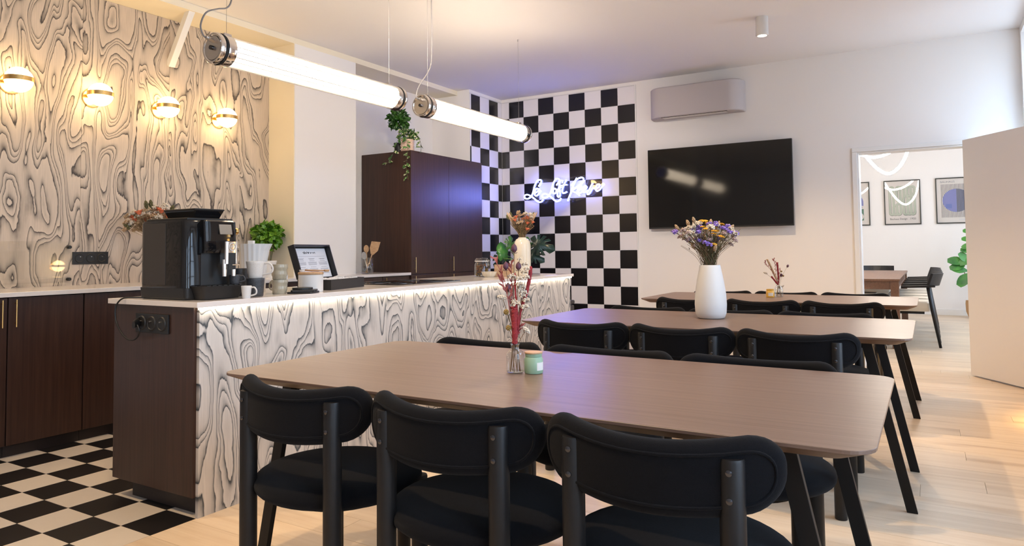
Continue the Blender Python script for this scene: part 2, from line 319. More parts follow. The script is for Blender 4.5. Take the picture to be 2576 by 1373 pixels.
# ------------------------------------------------------------------ mesh helpers
ICO = None
def ico():
    global ICO
    if ICO is None:
        b = bmesh.new(); bmesh.ops.create_icosphere(b, subdivisions=1, radius=1.0)
        b.verts.ensure_lookup_table()
        ICO = ([v.co.copy() for v in b.verts], [[v.index for v in f.verts] for f in b.faces]); b.free()
    return ICO
class G:
    def __init__(s): s.v = []; s.f = []
    def add(s, vs, fs):
        o = len(s.v); s.v += [tuple(x) for x in vs]; s.f += [[i + o for i in f] for f in fs]; return s
    def box(s, x0, x1, y0, y1, z0, z1):
        return s.add([(x0, y0, z0), (x1, y0, z0), (x1, y1, z0), (x0, y1, z0), (x0, y0, z1), (x1, y0, z1), (x1, y1, z1), (x0, y1, z1)],
                     [(3, 2, 1, 0), (4, 5, 6, 7), (0, 1, 5, 4), (1, 2, 6, 5), (2, 3, 7, 6), (3, 0, 4, 7)])
    def hexa(s, p):   # 8 points, bottom loop then top loop
        return s.add(p, [(3, 2, 1, 0), (4, 5, 6, 7), (0, 1, 5, 4), (1, 2, 6, 5), (2, 3, 7, 6), (3, 0, 4, 7)])
    def bar(s, a, b, w, t, side=(1, 0, 0)):   # rectangular bar from a to b
        a, b = Vector(a), Vector(b); d = (b - a).normalized(); u = Vector(side); u = (u - d * u.dot(d)).normalized(); n = d.cross(u)
        p = []
        for c in (a, b):
            for i, j in ((-1, -1), (1, -1), (1, 1), (-1, 1)):
                p.append(c + u * (i * w / 2) + n * (j * t / 2))
        return s.hexa(p)
    def tube(s, path, r, n=10, caps=True, closed=False):
        P = [Vector(p) for p in path]; m = len(P)
        R = r if isinstance(r, (list, tuple)) else [r] * m
        prev = None; rings = []
        for i in range(m):
            d = (P[(i + 1) % m] - P[i - 1]) if closed else (P[min(i + 1, m - 1)] - P[max(i - 1, 0)])
            if d.length < 1e-9: d = Vector((0, 0, 1))
            d.normalize()
            if prev is None:
                u = d.orthogonal().normalized()
            else:
                u = prev - d * prev.dot(d); u = u.normalized() if u.length > 1e-6 else d.orthogonal().normalized()
            prev = u; w = d.cross(u)
            rings.append([P[i] + (u * math.cos(2 * PI * k / n) + w * math.sin(2 * PI * k / n)) * R[i] for k in range(n)])
        vs = [q for g in rings for q in g]; fs = []
        for i in range(m if closed else m - 1):
            j = (i + 1) % m
            for k in range(n):
                l = (k + 1) % n; fs.append((i * n + k, i * n + l, j * n + l, j * n + k))
        if caps and not closed:
            fs.append(tuple(range(n - 1, -1, -1))); fs.append(tuple((m - 1) * n + k for k in range(n)))
        return s.add(vs, fs)
    def cyl(s, a, b, r, n=16, r2=None):
        return s.tube([a, b], [r, r if r2 is None else r2], n)
    def lathe(s, prof, n=24, c=(0, 0, 0), axis='Z', sx=1.0, sy=1.0, wob=None):
        vs = []; fs = []
        for (r, z) in prof:
            for k in range(n):
                a = 2 * PI * k / n; q = r * (wob(a, z) if wob else 1)
                x, y = q * math.cos(a) * sx, q * math.sin(a) * sy
                p = (x, y, z) if axis == 'Z' else ((z, x, y) if axis == 'X' else (x, z, y))
                if axis == 'Y': p = (y, z, x)
                vs.append((c[0] + p[0], c[1] + p[1], c[2] + p[2]))
        for i in range(len(prof) - 1):
            for k in range(n):
                l = (k + 1) % n; fs.append((i * n + k, i * n + l, (i + 1) * n + l, (i + 1) * n + k))
        if prof[0][0] > 1e-6: fs.append(tuple(range(n - 1, -1, -1)))
        if prof[-1][0] > 1e-6: fs.append(tuple((len(prof) - 1) * n + k for k in range(n)))
        return s.add(vs, fs)
    def ball(s, c, r, sx=1, sy=1, sz=1, n=16, m=10):
        prof = [(r * math.sin(PI * i / m) if 0 < i < m else 1e-5, -r * math.cos(PI * i / m) * sz) for i in range(m + 1)]
        return s.lathe(prof, n, c, 'Z', sx, sy)
    def blob(s, c, r, sz=1.0):
        v, f = ico(); c = Vector(c)
        return s.add([(c.x + p.x * r, c.y + p.y * r, c.z + p.z * r * sz) for p in v], f)
    def prism(s, poly, z0, z1, axis='Z'):
        n = len(poly)
        def mk(p, h): return (p[0], p[1], h) if axis == 'Z' else ((h, p[0], p[1]) if axis == 'X' else (p[0], h, p[1]))
        vs = [mk(p, z0) for p in poly] + [mk(p, z1) for p in poly]
        fs = [tuple(range(n - 1, -1, -1)), tuple(range(n, 2 * n))] + [(i, (i + 1) % n, n + (i + 1) % n, n + i) for i in range(n)]
        return s.add(vs, fs)
    def loft(s, loops, cap=True):
        n = len(loops[0]); vs = [p for l in loops for p in l]; fs = []
        for i in range(len(loops) - 1):
            for k in range(n):
                l = (k + 1) % n; fs.append((i * n + k, i * n + l, (i + 1) * n + l, (i + 1) * n + k))
        if cap:
            fs.append(tuple(range(n - 1, -1, -1))); fs.append(tuple((len(loops) - 1) * n + k for k in range(n)))
        return s.add(vs, fs)
    def leaf(s, p, d, up, L, W, bend=0.3, seg=4, fold=0.15, shape=None):
        p = Vector(p); d = Vector(d).normalized(); up = Vector(up); side = d.cross(up)
        side = side.normalized() if side.length > 1e-4 else d.orthogonal().normalized(); nrm = side.cross(d).normalized()
        vs = []
        for i in range(seg + 1):
            t = i / seg
            w = W * 0.5 * (shape(t) if shape else math.sin(PI * min(1, t * 0.93 + 0.05)) ** 0.8)
            c = p + d * (L * t) - nrm * (bend * L * t * t)
            vs += [c - side * w + nrm * (fold * w), c, c + side * w + nrm * (fold * w)]
        fs = []
        for i in range(seg):
            a = 3 * i
            fs += [(a, a + 1, a + 4, a + 3), (a + 1, a + 2, a + 5, a + 4)]
        return s.add(vs, fs)
    def mesh(s, name, smooth=True):
        me = bpy.data.meshes.new(name); me.from_pydata(s.v, [], s.f); me.update()
        b = bmesh.new(); b.from_mesh(me); bmesh.ops.recalc_face_normals(b, faces=b.faces); b.to_mesh(me); b.free()
        return me
    def obj(s, name, mat, parent=None, smooth=None, bevel=0.0, seg=2, loc=None):
        me = s.mesh(name); me.materials.append(M[mat] if isinstance(mat, str) else mat)
        o = bpy.data.objects.new(name, me); COL.objects.link(o)
        if parent is not None: o.parent = parent
        if loc is not None: o.location = loc
        if smooth is not None and smooth:
            me.polygons.foreach_set('use_smooth', [True] * len(me.polygons))
            if smooth != 'all':
                try: me.set_sharp_from_angle(angle=math.radians(38))
                except Exception: pass
        if bevel:
            md = o.modifiers.new('bevel', 'BEVEL'); md.width = bevel; md.segments = seg; md.limit_method = 'ANGLE'
        return o
def thing(name, label, cat, loc=(0, 0, 0), rotz=0.0, group=None):
    o = bpy.data.objects.new(name, None); COL.objects.link(o); o.location = loc; o.rotation_euler = (0, 0, rotz)
    o.empty_display_size = 0.1
    return tag(o, label, cat, group)
def tag(o, label, cat, group=None):
    o['label'] = label; o['category'] = cat
    if group: o['group'] = group
    return o
def struct(o): o['kind'] = 'structure'; return o
def stuff(o): o['kind'] = 'stuff'; return o
def share(src, parent, loc=None, name=None):
    c = src.copy(); c.parent = parent; COL.objects.link(c)
    if loc is not None: c.location = loc
    return c
def copy_tree(o, loc, rotz, label, parent=None, group=None):
    c = o.copy(); COL.objects.link(c)
    if parent is None:
        c.location = loc; c.rotation_euler = (0, 0, rotz); c['label'] = label
        if group: c['group'] = group
    else:
        c.parent = parent
    for ch in list(o.children): copy_tree(ch, None, None, None, c)
    return c
def smoothpath(pts, n=4):
    P = [Vector(p) for p in pts]; out = []
    for i in range(len(P) - 1):
        p0, p1, p2, p3 = P[max(i - 1, 0)], P[i], P[i + 1], P[min(i + 2, len(P) - 1)]
        for k in range(n):
            t = k / n
            out.append(0.5 * ((2 * p1) + (p2 - p0) * t + (2 * p0 - 5 * p1 + 4 * p2 - p3) * t * t + (3 * p1 - p0 - 3 * p2 + p3) * t ** 3))
    out.append(P[-1]); return out
def rrect(x0, x1, y0, y1, r, n=5):
    out = []
    for cx, cy, a0 in ((x1 - r, y0 + r, -PI / 2), (x1 - r, y1 - r, 0), (x0 + r, y1 - r, PI / 2), (x0 + r, y0 + r, PI)):
        for k in range(n + 1):
            a = a0 + k * PI / 2 / n; out.append((cx + r * math.cos(a), cy + r * math.sin(a)))
    return out
def textmesh(name, body, size, mat, parent, loc, rot, spacing=1.0, extrude=0.0006):
    cu = bpy.data.curves.new(name, 'FONT'); cu.body = body; cu.size = size; cu.extrude = extrude; cu.space_character = spacing
    t = bpy.data.objects.new('t', cu); me = bpy.data.meshes.new_from_object(t)
    bpy.data.objects.remove(t); me.materials.append(M[mat]); me.name = name
    o = bpy.data.objects.new(name, me); COL.objects.link(o); o.parent = parent; o.location = loc; o.rotation_euler = rot
    return o

# ------------------------------------------------------------------ the setting
YB = 7.268; ZC = 2.935; XR = 0.71; XW = -4.90; XC = -4.586; ZT = 0.897
floor = struct(G().box(-5.3, 2.4, -2.7, 13.4, -0.10, -0.016).obj('floor', 'floorbase'))
rnd = random.Random(3)
def planks(x0, x1, y0, y1, w, lo, hi):
    y = y0
    while y < y1 - 0.01:
        yy = min(y + w, y1); x = x0 - rnd.uniform(0, lo)
        while x < x1:
            nx = x + rnd.uniform(lo, hi); a, b = max(x, x0), min(nx, x1)
            if b - a > 0.05:
                dz = rnd.uniform(-0.0004, 0)
                G().box(a + 0.0006, b - 0.0006, y + 0.0006, yy - 0.0006, -0.016, dz).obj('plank', 'oak', floor)
            x = nx
        y = yy
planks(-2.643, 0.98, 0.6, 7.42, 0.178, 1.4, 2.3)
planks(-2.60, 2.2, 7.42, 13.25, 0.178, 1.8, 2.8)
g = G()
for k in range(18): g.box(-2.643, XR, -2.6 + k * 0.178, -2.6 + (k + 1) * 0.178 - 0.001, -0.016, -0.0003)
stuff(g.obj('plank_field', 'oak', floor))
# chequered floor of the kitchen (0.20 m tiles)
GX, GY, S = -3.0431, 1.6699, 0.2
tile_b = G().box(0.0012, S - 0.0012, 0.0012, S - 0.0012, -0.012, 0.0).mesh('tile'); tile_b.materials.append(M['tile_black'])
tile_c = tile_b.copy(); tile_c.materials.clear(); tile_c.materials.append(M['tile_cream'])
G().box(-4.36, -2.643, -2.6, 6.5, -0.016, -0.002).obj('tile_grout', 'grout', floor)
far_b, far_c = G(), G()
for i in range(-7, 2):
    for j in range(-22, 24):
        x, y = GX + i * S, GY + j * S
        blk = (i + j) % 2 == 1
        # V(i,j) black tile lies between (i,j-1) and (i+1,j)
        if -6 <= j <= 8 and i > -7:
            o = bpy.data.objects.new('tile', tile_b if blk else tile_c); COL.objects.link(o); o.parent = floor; o.location = (x, y, 0)
        else:
            xa = max(x + 0.0012, -4.36)
            (far_b if blk else far_c).box(xa, x + S - 0.0012, y + 0.0012, y + S - 0.0012, -0.012, 0)
stuff(far_b.obj('tile_field', 'tile_black', floor)); stuff(far_c.obj('tile_field', 'tile_cream', floor))

struct(G().box(XC, 1.0, -2.7, 7.42, ZC, ZC + 0.1).obj('ceiling', 'ceiling'))
struct(G().box(-5.1, XC, -2.7, 6.57, 2.885, ZC + 0.1).obj('ceiling_niche', 'paint_yellow'))
# left wall behind the kitchen, clad with plywood panels
wl = struct(G().box(-5.1, XW - 0.012, -2.7, 4.158, 0, 2.885).obj('wall_left', 'paint'))
ys = [-2.6, -1.91, -1.27, -0.63, 0.01, 0.65, 1.29, 1.93, 2.57, 3.21, 3.85, 4.156]
for a, b in zip(ys, ys[1:]):
    G().box(XW - 0.012, XW, a + 0.0008, b - 0.0008, 0.80, 2.8835).obj('panel', 'ply_wall', wl)
struct(G().box(-5.1, XC, 4.158, 4.90, 0, 2.885).obj('wall_column', 'paint'))
struct(G().box(XW, XC - 0.002, 4.150, 4.158, 0.897, 2.885).obj('wall_column_return', 'paint_yellow'))
struct(G().box(-5.15, -4.948, 4.90, 6.57, 0, 2.885).obj('wall_niche', 'paint'))
ws = struct(G().box(-5.15, -4.420, 6.57, 7.5, 0, ZC).obj('wall_side', 'paint'))
# back wall with door opening
wb = struct(G().box(-4.42, -0.548, YB, 7.42, 0, ZC).obj('wall_back', 'paint'))
G().box(0.31, 1.0, YB, 7.42, 0, ZC).obj('wall_pier', 'paint', wb)
G().box(-0.548, 0.31, YB, 7.42, 1.98, ZC).obj('lintel', 'paint', wb)
# glazed chequer tiles on the back wall and round the corner
WX, WZ = -3.307, 2.691
def walltile(name, box, blk, par):
    G().box(*box).obj(name, 'wtile_black' if blk else 'wtile_white', par, bevel=0.0012, seg=1)
gap = 0.0028
for c in range(-6, 3):
    for r in range(-1, 14):
        xa, xb = WX + c * S, WX + (c + 1) * S; za, zb = WZ - (r + 1) * S, WZ - r * S
        xa = max(xa, -4.412); zb = min(zb, 2.889); za = max(za, 0.0)
        if xb - xa < 0.01: continue
        walltile('tile', (xa + gap / 2, xb - gap / 2, YB - 0.009, YB, za + gap / 2, zb - gap / 2), (c + r) % 2 == 0, wb)
edges = [YB - 0.010, 7.172, 6.975, 6.778, 6.594, 6.572]
for q in range(5):
    yb_, ya_ = edges[q], edges[q + 1]
    for r in range(-1, 14):
        zb = min(WZ - r * S, 2.889); za = max(WZ - (r + 1) * S, 0.0)
        blk = (q + r) % 2 == 0
        walltile('tile', (-4.420, -4.412, ya_ + gap / 2, yb_ - gap / 2, za + gap / 2, zb - gap / 2), blk, ws)
G().box(-4.42, -2.693, YB - 0.003, YB, 0, 2.9).obj('tile_grout', 'grout', wb)
G().box(-4.42, -4.416, 6.57, YB, 0, 2.9).obj('tile_grout', 'grout', ws)
G().box(-2.707, -2.695, YB - 0.011, YB, 0, 2.9).obj('edge_trim', 'trim', wb)
# street wall with tall windows, camera side wall
wr = struct(G().box(XR, 1.05, -2.7, 7.42, 0, 0.55).obj('wall_right', 'paint'))
G().box(XR, 1.05, -2.7, 7.42, 2.875, ZC).obj('lintel', 'paint', wr)
wins = [(-1.9, -0.5), (0.3, 1.7), (2.5, 3.9), (5.8, 7.19)]
py = -2.7
for a, b in wins + [(7.42, 7.42)]:
    if a - py > 0.05: G().box(XR, 1.05, py, a, 0.55, 2.875).obj('pier', 'paint', wr)
    py = b
for n, (a, b) in enumerate(wins):
    w = struct(G().box(0.955, 1.0, a, a + 0.07, 0.55, 2.875).box(0.955, 1.0, b - 0.07, b, 0.55, 2.875)
               .box(0.955, 1.0, a + 0.07, b - 0.07, 0.55, 0.64).box(0.955, 1.0, a + 0.07, b - 0.07, 2.79, 2.875).obj('window_%d' % (n + 1), 'trim'))
    m = (a + b) / 2
    G().box(0.95, 1.0, m - 0.045, m + 0.045, 0.64, 2.79).obj('mullion', 'trim', w)
    for q in range(3):
        z = 1.17 + q * 0.54
        G().box(0.96, 0.99, a + 0.07, m - 0.045, z - 0.015, z + 0.015).obj('glazing_bar', 'trim', w)
        G().box(0.96, 0.99, m + 0.045, b - 0.07, z - 0.015, z + 0.015).obj('glazing_bar', 'trim', w)
    G().box(0.972, 0.976, a + 0.07, m - 0.045, 0.64, 2.79).obj('pane', 'pane', w)
    G().box(0.972, 0.976, m + 0.045, b - 0.07, 0.64, 2.79).obj('pane', 'pane', w)
    area_light('window_portal', (1.02, m, 1.71), (0, PI / 2, 0), 2.3, b - a, 1, (1, 1, 1), portal=True)
struct(G().box(-5.1, 1.05, -2.85, -2.7, 0, ZC).obj('wall_front', 'paint'))
# room beyond the door
struct(G().box(-2.8, -2.6, 7.42, 13.45, 0, ZC).obj('wall_far_left', 'paint'))
wfb = struct(G().box(-2.8, 2.4, 13.25, 13.45, 0, ZC).obj('wall_far_back', 'paint'))
wfr = struct(G().box(2.2, 2.4, 7.42, 13.45, 0, 0.5).obj('wall_far_right', 'paint'))
G().box(2.2, 2.4, 7.42, 8.2, 0.5, ZC).obj('pier', 'paint', wfr); G().box(2.2, 2.4, 9.8, 10.6, 0.5, ZC).obj('pier', 'paint', wfr)
G().box(2.2, 2.4, 12.2, 13.45, 0.5, ZC).obj('pier', 'paint', wfr)
for n, (a, b) in enumerate(((8.2, 9.8), (10.6, 12.2))):
    w = struct(G().box(2.3, 2.34, a, a + 0.07, 0.5, ZC).box(2.3, 2.34, b - 0.07, b, 0.5, ZC).box(2.3, 2.34, (a + b) / 2 - 0.04, (a + b) / 2 + 0.04, 0.5, ZC).obj('window_%d' % (n + 5), 'trim'))
    G().box(2.315, 2.319, a + 0.07, (a + b) / 2 - 0.04, 0.5, ZC).obj('pane', 'pane', w)
    G().box(2.315, 2.319, (a + b) / 2 + 0.04, b - 0.07, 0.5, ZC).obj('pane', 'pane', w)
    area_light('window_portal', (2.36, (a + b) / 2, 1.7), (0, PI / 2, 0), 2.4, 1.6, 1, (1, 1, 1), portal=True)
struct(G().box(-2.8, 2.4, 7.42, 13.45, ZC, ZC + 0.1).obj('ceiling_far', 'ceiling'))
struct(G().box(1.0, 2.4, 7.32, 7.42, 0, ZC).obj('wall_far_front', 'paint'))
struct(G().box(-2.6, 2.2, 13.236, 13.25, 0, 0.10).obj('baseboard_far_back', 'trim', bevel=0.004))
# door casing and leaf
cas = struct(G().box(-0.592, -0.548, YB - 0.014, YB, 0, 1.9795).obj('trim_1', 'trim', bevel=0.004))
G().box(-0.592, 0.352, YB - 0.014, YB, 1.98, 2.022).obj('casing_head', 'trim', cas, bevel=0.004)
G().box(-0.548, -0.535, YB - 0.004, 7.43, 0, 1.966).obj('jamb', 'trim', cas, bevel=0.002)
G().box(-0.548, 0.31, YB - 0.004, 7.43, 1.9665, 1.9795).obj('jamb_head', 'trim', cas, bevel=0.002)
G().box(0.31, 0.352, YB - 0.014, YB, 0, 1.9795).obj('casing_side', 'trim', cas, bevel=0.004)
dl = struct(G().box(0, 0.83, -0.042, 0, 0.012, 2.006).obj('door_1', 'door', bevel=0.002))
dl.location = (0.306, 7.184, 0); dl.rotation_euler = (0, 0, math.atan2(-0.432, 0.288))
# short white brace under the kitchen ceiling
br = struct(G().bar((-4.62, 3.19, 2.90), (-4.90, 3.215, 2.53), 0.05, 0.05, (0, 1, 0)).obj('trim_2', 'trim', bevel=0.003))

# ------------------------------------------------------------------ kitchen: island
isl = thing('kitchen_island', 'long kitchen island clad in grey grained plywood with a dark wood end panel', 'island', (-2.93, 3.65, 0))
def rel(o, par):   # parent a mesh built in world coordinates under an unrotated thing
    o.parent = par; o.location = Vector(o.location) - par.location
    return o
rel(G().box(-3.236, -2.652, 1.858, 1.878, 0.083, 0.873).obj('end_panel', 'darkwood', bevel=0.001), isl)
rel(G().box(-3.236, -2.652, 1.879, 5.43, 0.083, 0.873).obj('body', 'darkwood'), isl)
rel(G().box(-3.158, -2.654, 1.908, 5.40, 0.0, 0.083).obj('plinth', 'plinth'), isl)
for a, b in ((1.872, 3.06), (3.06, 4.25), (4.25, 5.43)):
    rel(G().box(-2.651, -2.634, a + 0.0004, b - 0.0004, 0.0, 0.873).obj('front_panel', 'ply_island'), isl)
rel(G().box(-2.633, -2.618, 1.865, 5.43, 0.864, 0.8725).obj('led_strip', 'strip'), isl)
rel(G().cyl((-3.19, 1.98, 0), (-3.19, 1.98, 0.083), 0.02, 12).obj('foot', 'plastic'), isl)
tag(G().box(-3.266, -2.608, 1.843, 5.452, 0.8735, ZT).obj('island_worktop', 'counter', bevel=0.002),
    'pale quartz worktop lying over the whole plywood island', 'worktop')
# power sockets on the end panel and on the wall
def sockets(name, label, loc, rotz):   # plate 0.235 x 0.082, facing local -Y
    t = thing(name, label, 'socket', loc, rotz, 'triple wall sockets')
    G().box(-0.119, 0.119, -0.009, 0, -0.042, 0.042).obj('plate', 'plastic', t, bevel=0.002)
    for k in (-1, 0, 1):
        s = G().lathe([(0, -0.0105), (0.0235, -0.0105), (0.026, -0.0130), (0.030, -0.0130), (0.033, -0.009)], 24, (k * 0.073, 0, 0), 'Y').obj('socket', 'plastic', t, smooth=True)
        G().cyl((k * 0.073, -0.009, 0.009), (k * 0.073, -0.019, 0.009), 0.0028, 8).obj('pin', 'steel', s)
    return t
sockets('triple_socket', 'black triple power socket on the island dark end panel with a plug in it', (-2.936, 1.858, 0.795), 0)
sockets('triple_socket.001', 'black triple power socket on the plywood wall above the back worktop', (XW, 2.641, 1.078), PI / 2)

# ------------------------------------------------------------------ kitchen: back run
XD = -4.32
seams = [-0.62, -0.20, 0.22, 0.64, 1.06, 1.476, 1.893, 2.296, 2.741, 3.186, 3.631, 4.076, 4.521, 4.966, 5.36]
def base_cabinet(y0, y1, label, handle):
    t = thing('base_cabinet', label, 'cabinet', (XD, (y0 + y1) / 2, 0), 0, 'dark base cabinets under the back worktop')
    h = (y1 - y0) / 2
    xb = 0.04 + XC - XD if (y1 > 4.1 and y0 < 4.95) else XW + 0.01 - XD
    G().box(xb, -0.021, -h + 0.001, h - 0.001, 0.07, 0.872).obj('body', 'seam', t)
    G().box(xb, -0.035, -h + 0.001, h - 0.001, 0, 0.07).obj('plinth', 'plinth', t)
    d = G().box(-0.02, 0, -h + 0.0035, h - 0.0035, 0.067, 0.868).obj('door', 'darkwood', t, bevel=0.001)
    for s in handle:
        y = s * (h - 0.034); z0, z1 = (0.708, 0.858) if abs(s) == 1 else (0.80, 0.856)
        hd = G().tube([(0.022, y, z0), (0.022, y, z1)], 0.0042, 8).obj('handle', 'brass', d)
        [G().cyl((0, y, z), (0.022, y, z), 0.003, 6).obj('handle_post', 'brass', hd) for z in (z0 + 0.02, z1 - 0.02)]
    return t
for k, (a, b) in enumerate(zip(seams, seams[1:])):
    if b <= 1.48: continue
    lab = {1.476: 'dark base cabinet cut by the left photo edge, brass handle at its right',
           1.893: 'dark base cabinet in full view with a brass handle at its upper left',
           2.296: 'dark base cabinet right of the full door, half behind the island end'}.get(a)
    if lab is None:
        lab = {4.966: 'dark base cabinet just beside the tall cupboard, with a short brass handle', 4.521: 'dark base cabinet second from the tall cupboard', 4.076: 'dark base cabinet third from the tall cupboard, before the white column', 3.631: 'dark base cabinet fourth from the tall cupboard, at the plywood wall end', 3.186: 'dark base cabinet fifth from the tall cupboard, hidden by the island', 2.741: 'dark base cabinet behind the coffee machine, hidden by the island'}[a]
    base_cabinet(a, b, lab, (1,) if a < 1.5 else ((-1,) if a < 2 or a > 4.9 else ()))
poly = [(XW, 0.6), (-4.302, 0.6), (-4.302, 5.362), (-4.940, 5.362), (-4.940, 4.902), (XC + 0.001, 4.902), (XC + 0.001, 4.149), (XW, 4.149)]
tag(G().prism(poly, 0.8725, 0.8975).obj('back_worktop', 'counter', bevel=0.0015), 'pale quartz back worktop along the plywood wall to the tall cupboard', 'worktop')
# tall cupboard
tc_ = thing('tall_cupboard', 'tall dark wood cupboard with two long doors beside the chequered corner', 'cupboard', (-4.62, 5.99, 0))
rel(G().box(-4.940, -4.322, 5.365, 6.565, 0.0, 2.088).obj('body', 'darkwood', bevel=0.001), tc_)
rel(G().box(-4.405, -4.322, 6.566, 6.632, 0.0, 2.088).obj('filler', 'darkwood'), tc_)
for a, b, y, kind in ((5.366, 5.993, 5.412, 0), (5.996, 6.632, 6.046, 1)):
    d = rel(G().box(-4.3215, -4.302, a, b, 0.880, 2.090).obj('door', 'darkwood', bevel=0.001), tc_)
    h = G().tube([(0.022, y, 0.895), (0.022, y, 1.044)], 0.0042, 8).cyl((0, y, 0.93), (0.022, y, 0.93), 0.003, 6).cyl((0, y, 1.01), (0.022, y, 1.01), 0.003, 6).obj('handle', 'brass_dull', d, loc=(-4.302, 0, 0))
    d2 = rel(G().box(-4.3215, -4.302, a, b, 0.07, 0.874).obj('lower_door', 'darkwood', bevel=0.001), tc_)
    h = G().tube([(0.022, y, 0.70), (0.022, y, 0.862)], 0.0042, 8).cyl((0, y, 0.73), (0.022, y, 0.73), 0.003, 6).cyl((0, y, 0.83), (0.022, y, 0.83), 0.003, 6).obj('handle', 'brass_dull', d2, loc=(-4.302, 0, 0))
# glass splashback on stand-offs
sb = thing('splashback', 'clear glass splashback pane on black stand-offs over the back worktop', 'splashback', (XW, 2.0, 0.9))
rel(G().box(XW + 0.018, XW + 0.024, 1.40, 2.515, 0.905, 1.19).obj('glass_pane', 'splash', bevel=0.001), sb)
for y in (1.46, 2.495):
    for z in (0.94, 1.152):
        rel(G().cyl((XW, y, z), (XW + 0.032, y, z), 0.011, 16).obj('standoff', 'plastic', smooth=True, bevel=0.002), sb)
# induction hob let into the island top
hb = thing('induction_hob', 'flat black glass induction hob set in the island worktop', 'hob', (-2.95, 3.65, ZT))
G().box(-0.23, 0.21, -0.36, 0.30, 0.0002, 0.005).obj('glass_plate', 'hob', hb, bevel=0.001)
for x, y, r in ((-0.1, -0.2, 0.09), (-0.1, 0.12, 0.075), (0.1, -0.2, 0.075), (0.1, 0.12, 0.09)):
    G().lathe([(r - 0.0015, 0.005), (r + 0.0015, 0.005), (r + 0.0015, 0.0054), (r - 0.0015, 0.0054), (r - 0.0015, 0.005)], 32, (x, y, 0)).obj('zone_ring', 'steel', hb)

# ------------------------------------------------------------------ wall globes
def globe():
    t = thing('wall_globe', '', 'wall lamp', (XW, 0, 2.187), 0, 'brass banded globes on the plywood wall')
    G().lathe([(0.0, 0.0), (0.064, 0.0), (0.066, 0.004), (0.064, 0.010), (0.058, 0.012), (0.0, 0.012)], 32, (0, 0, -0.012), 'X').obj('wall_plate', 'brass', t, smooth=True)
    G().cyl((0.01, 0, 0), (0.035, 0, 0), 0.012, 12).obj('arm', 'brass', t, smooth=True)
    G().ball((0.108, 0, 0), 0.078, n=28, m=18).obj('opal_globe', 'globe', t, smooth='all')
    z = 0.0145; a = [(0.0792, -z), (0.081, -z), (0.081, z), (0.0792, z), (0.0792, -z)]
    G().lathe(a, 40, (0.108, 0, 0.002)).obj('band', 'brass', t, smooth=True)
    return t
g0 = globe()
for k, (y, txt) in enumerate(((2.135, 'lit globe wall lamp with brass band, first from the left'), (2.635, 'lit globe wall lamp with brass band, second from the left'),
                              (3.133, 'lit globe wall lamp with brass band, third from the left'), (3.640, 'lit globe wall lamp with brass band, last before the wall end'))):
    if k == 0: g0.location.y = y; g0['label'] = txt
    else: copy_tree(g0, (XW, y, 2.187), 0, txt)

copy_tree(g0, (XR, 5.15, 0.95), PI, 'lit globe lamp on the street wall, seen mirrored in the glass splashback')

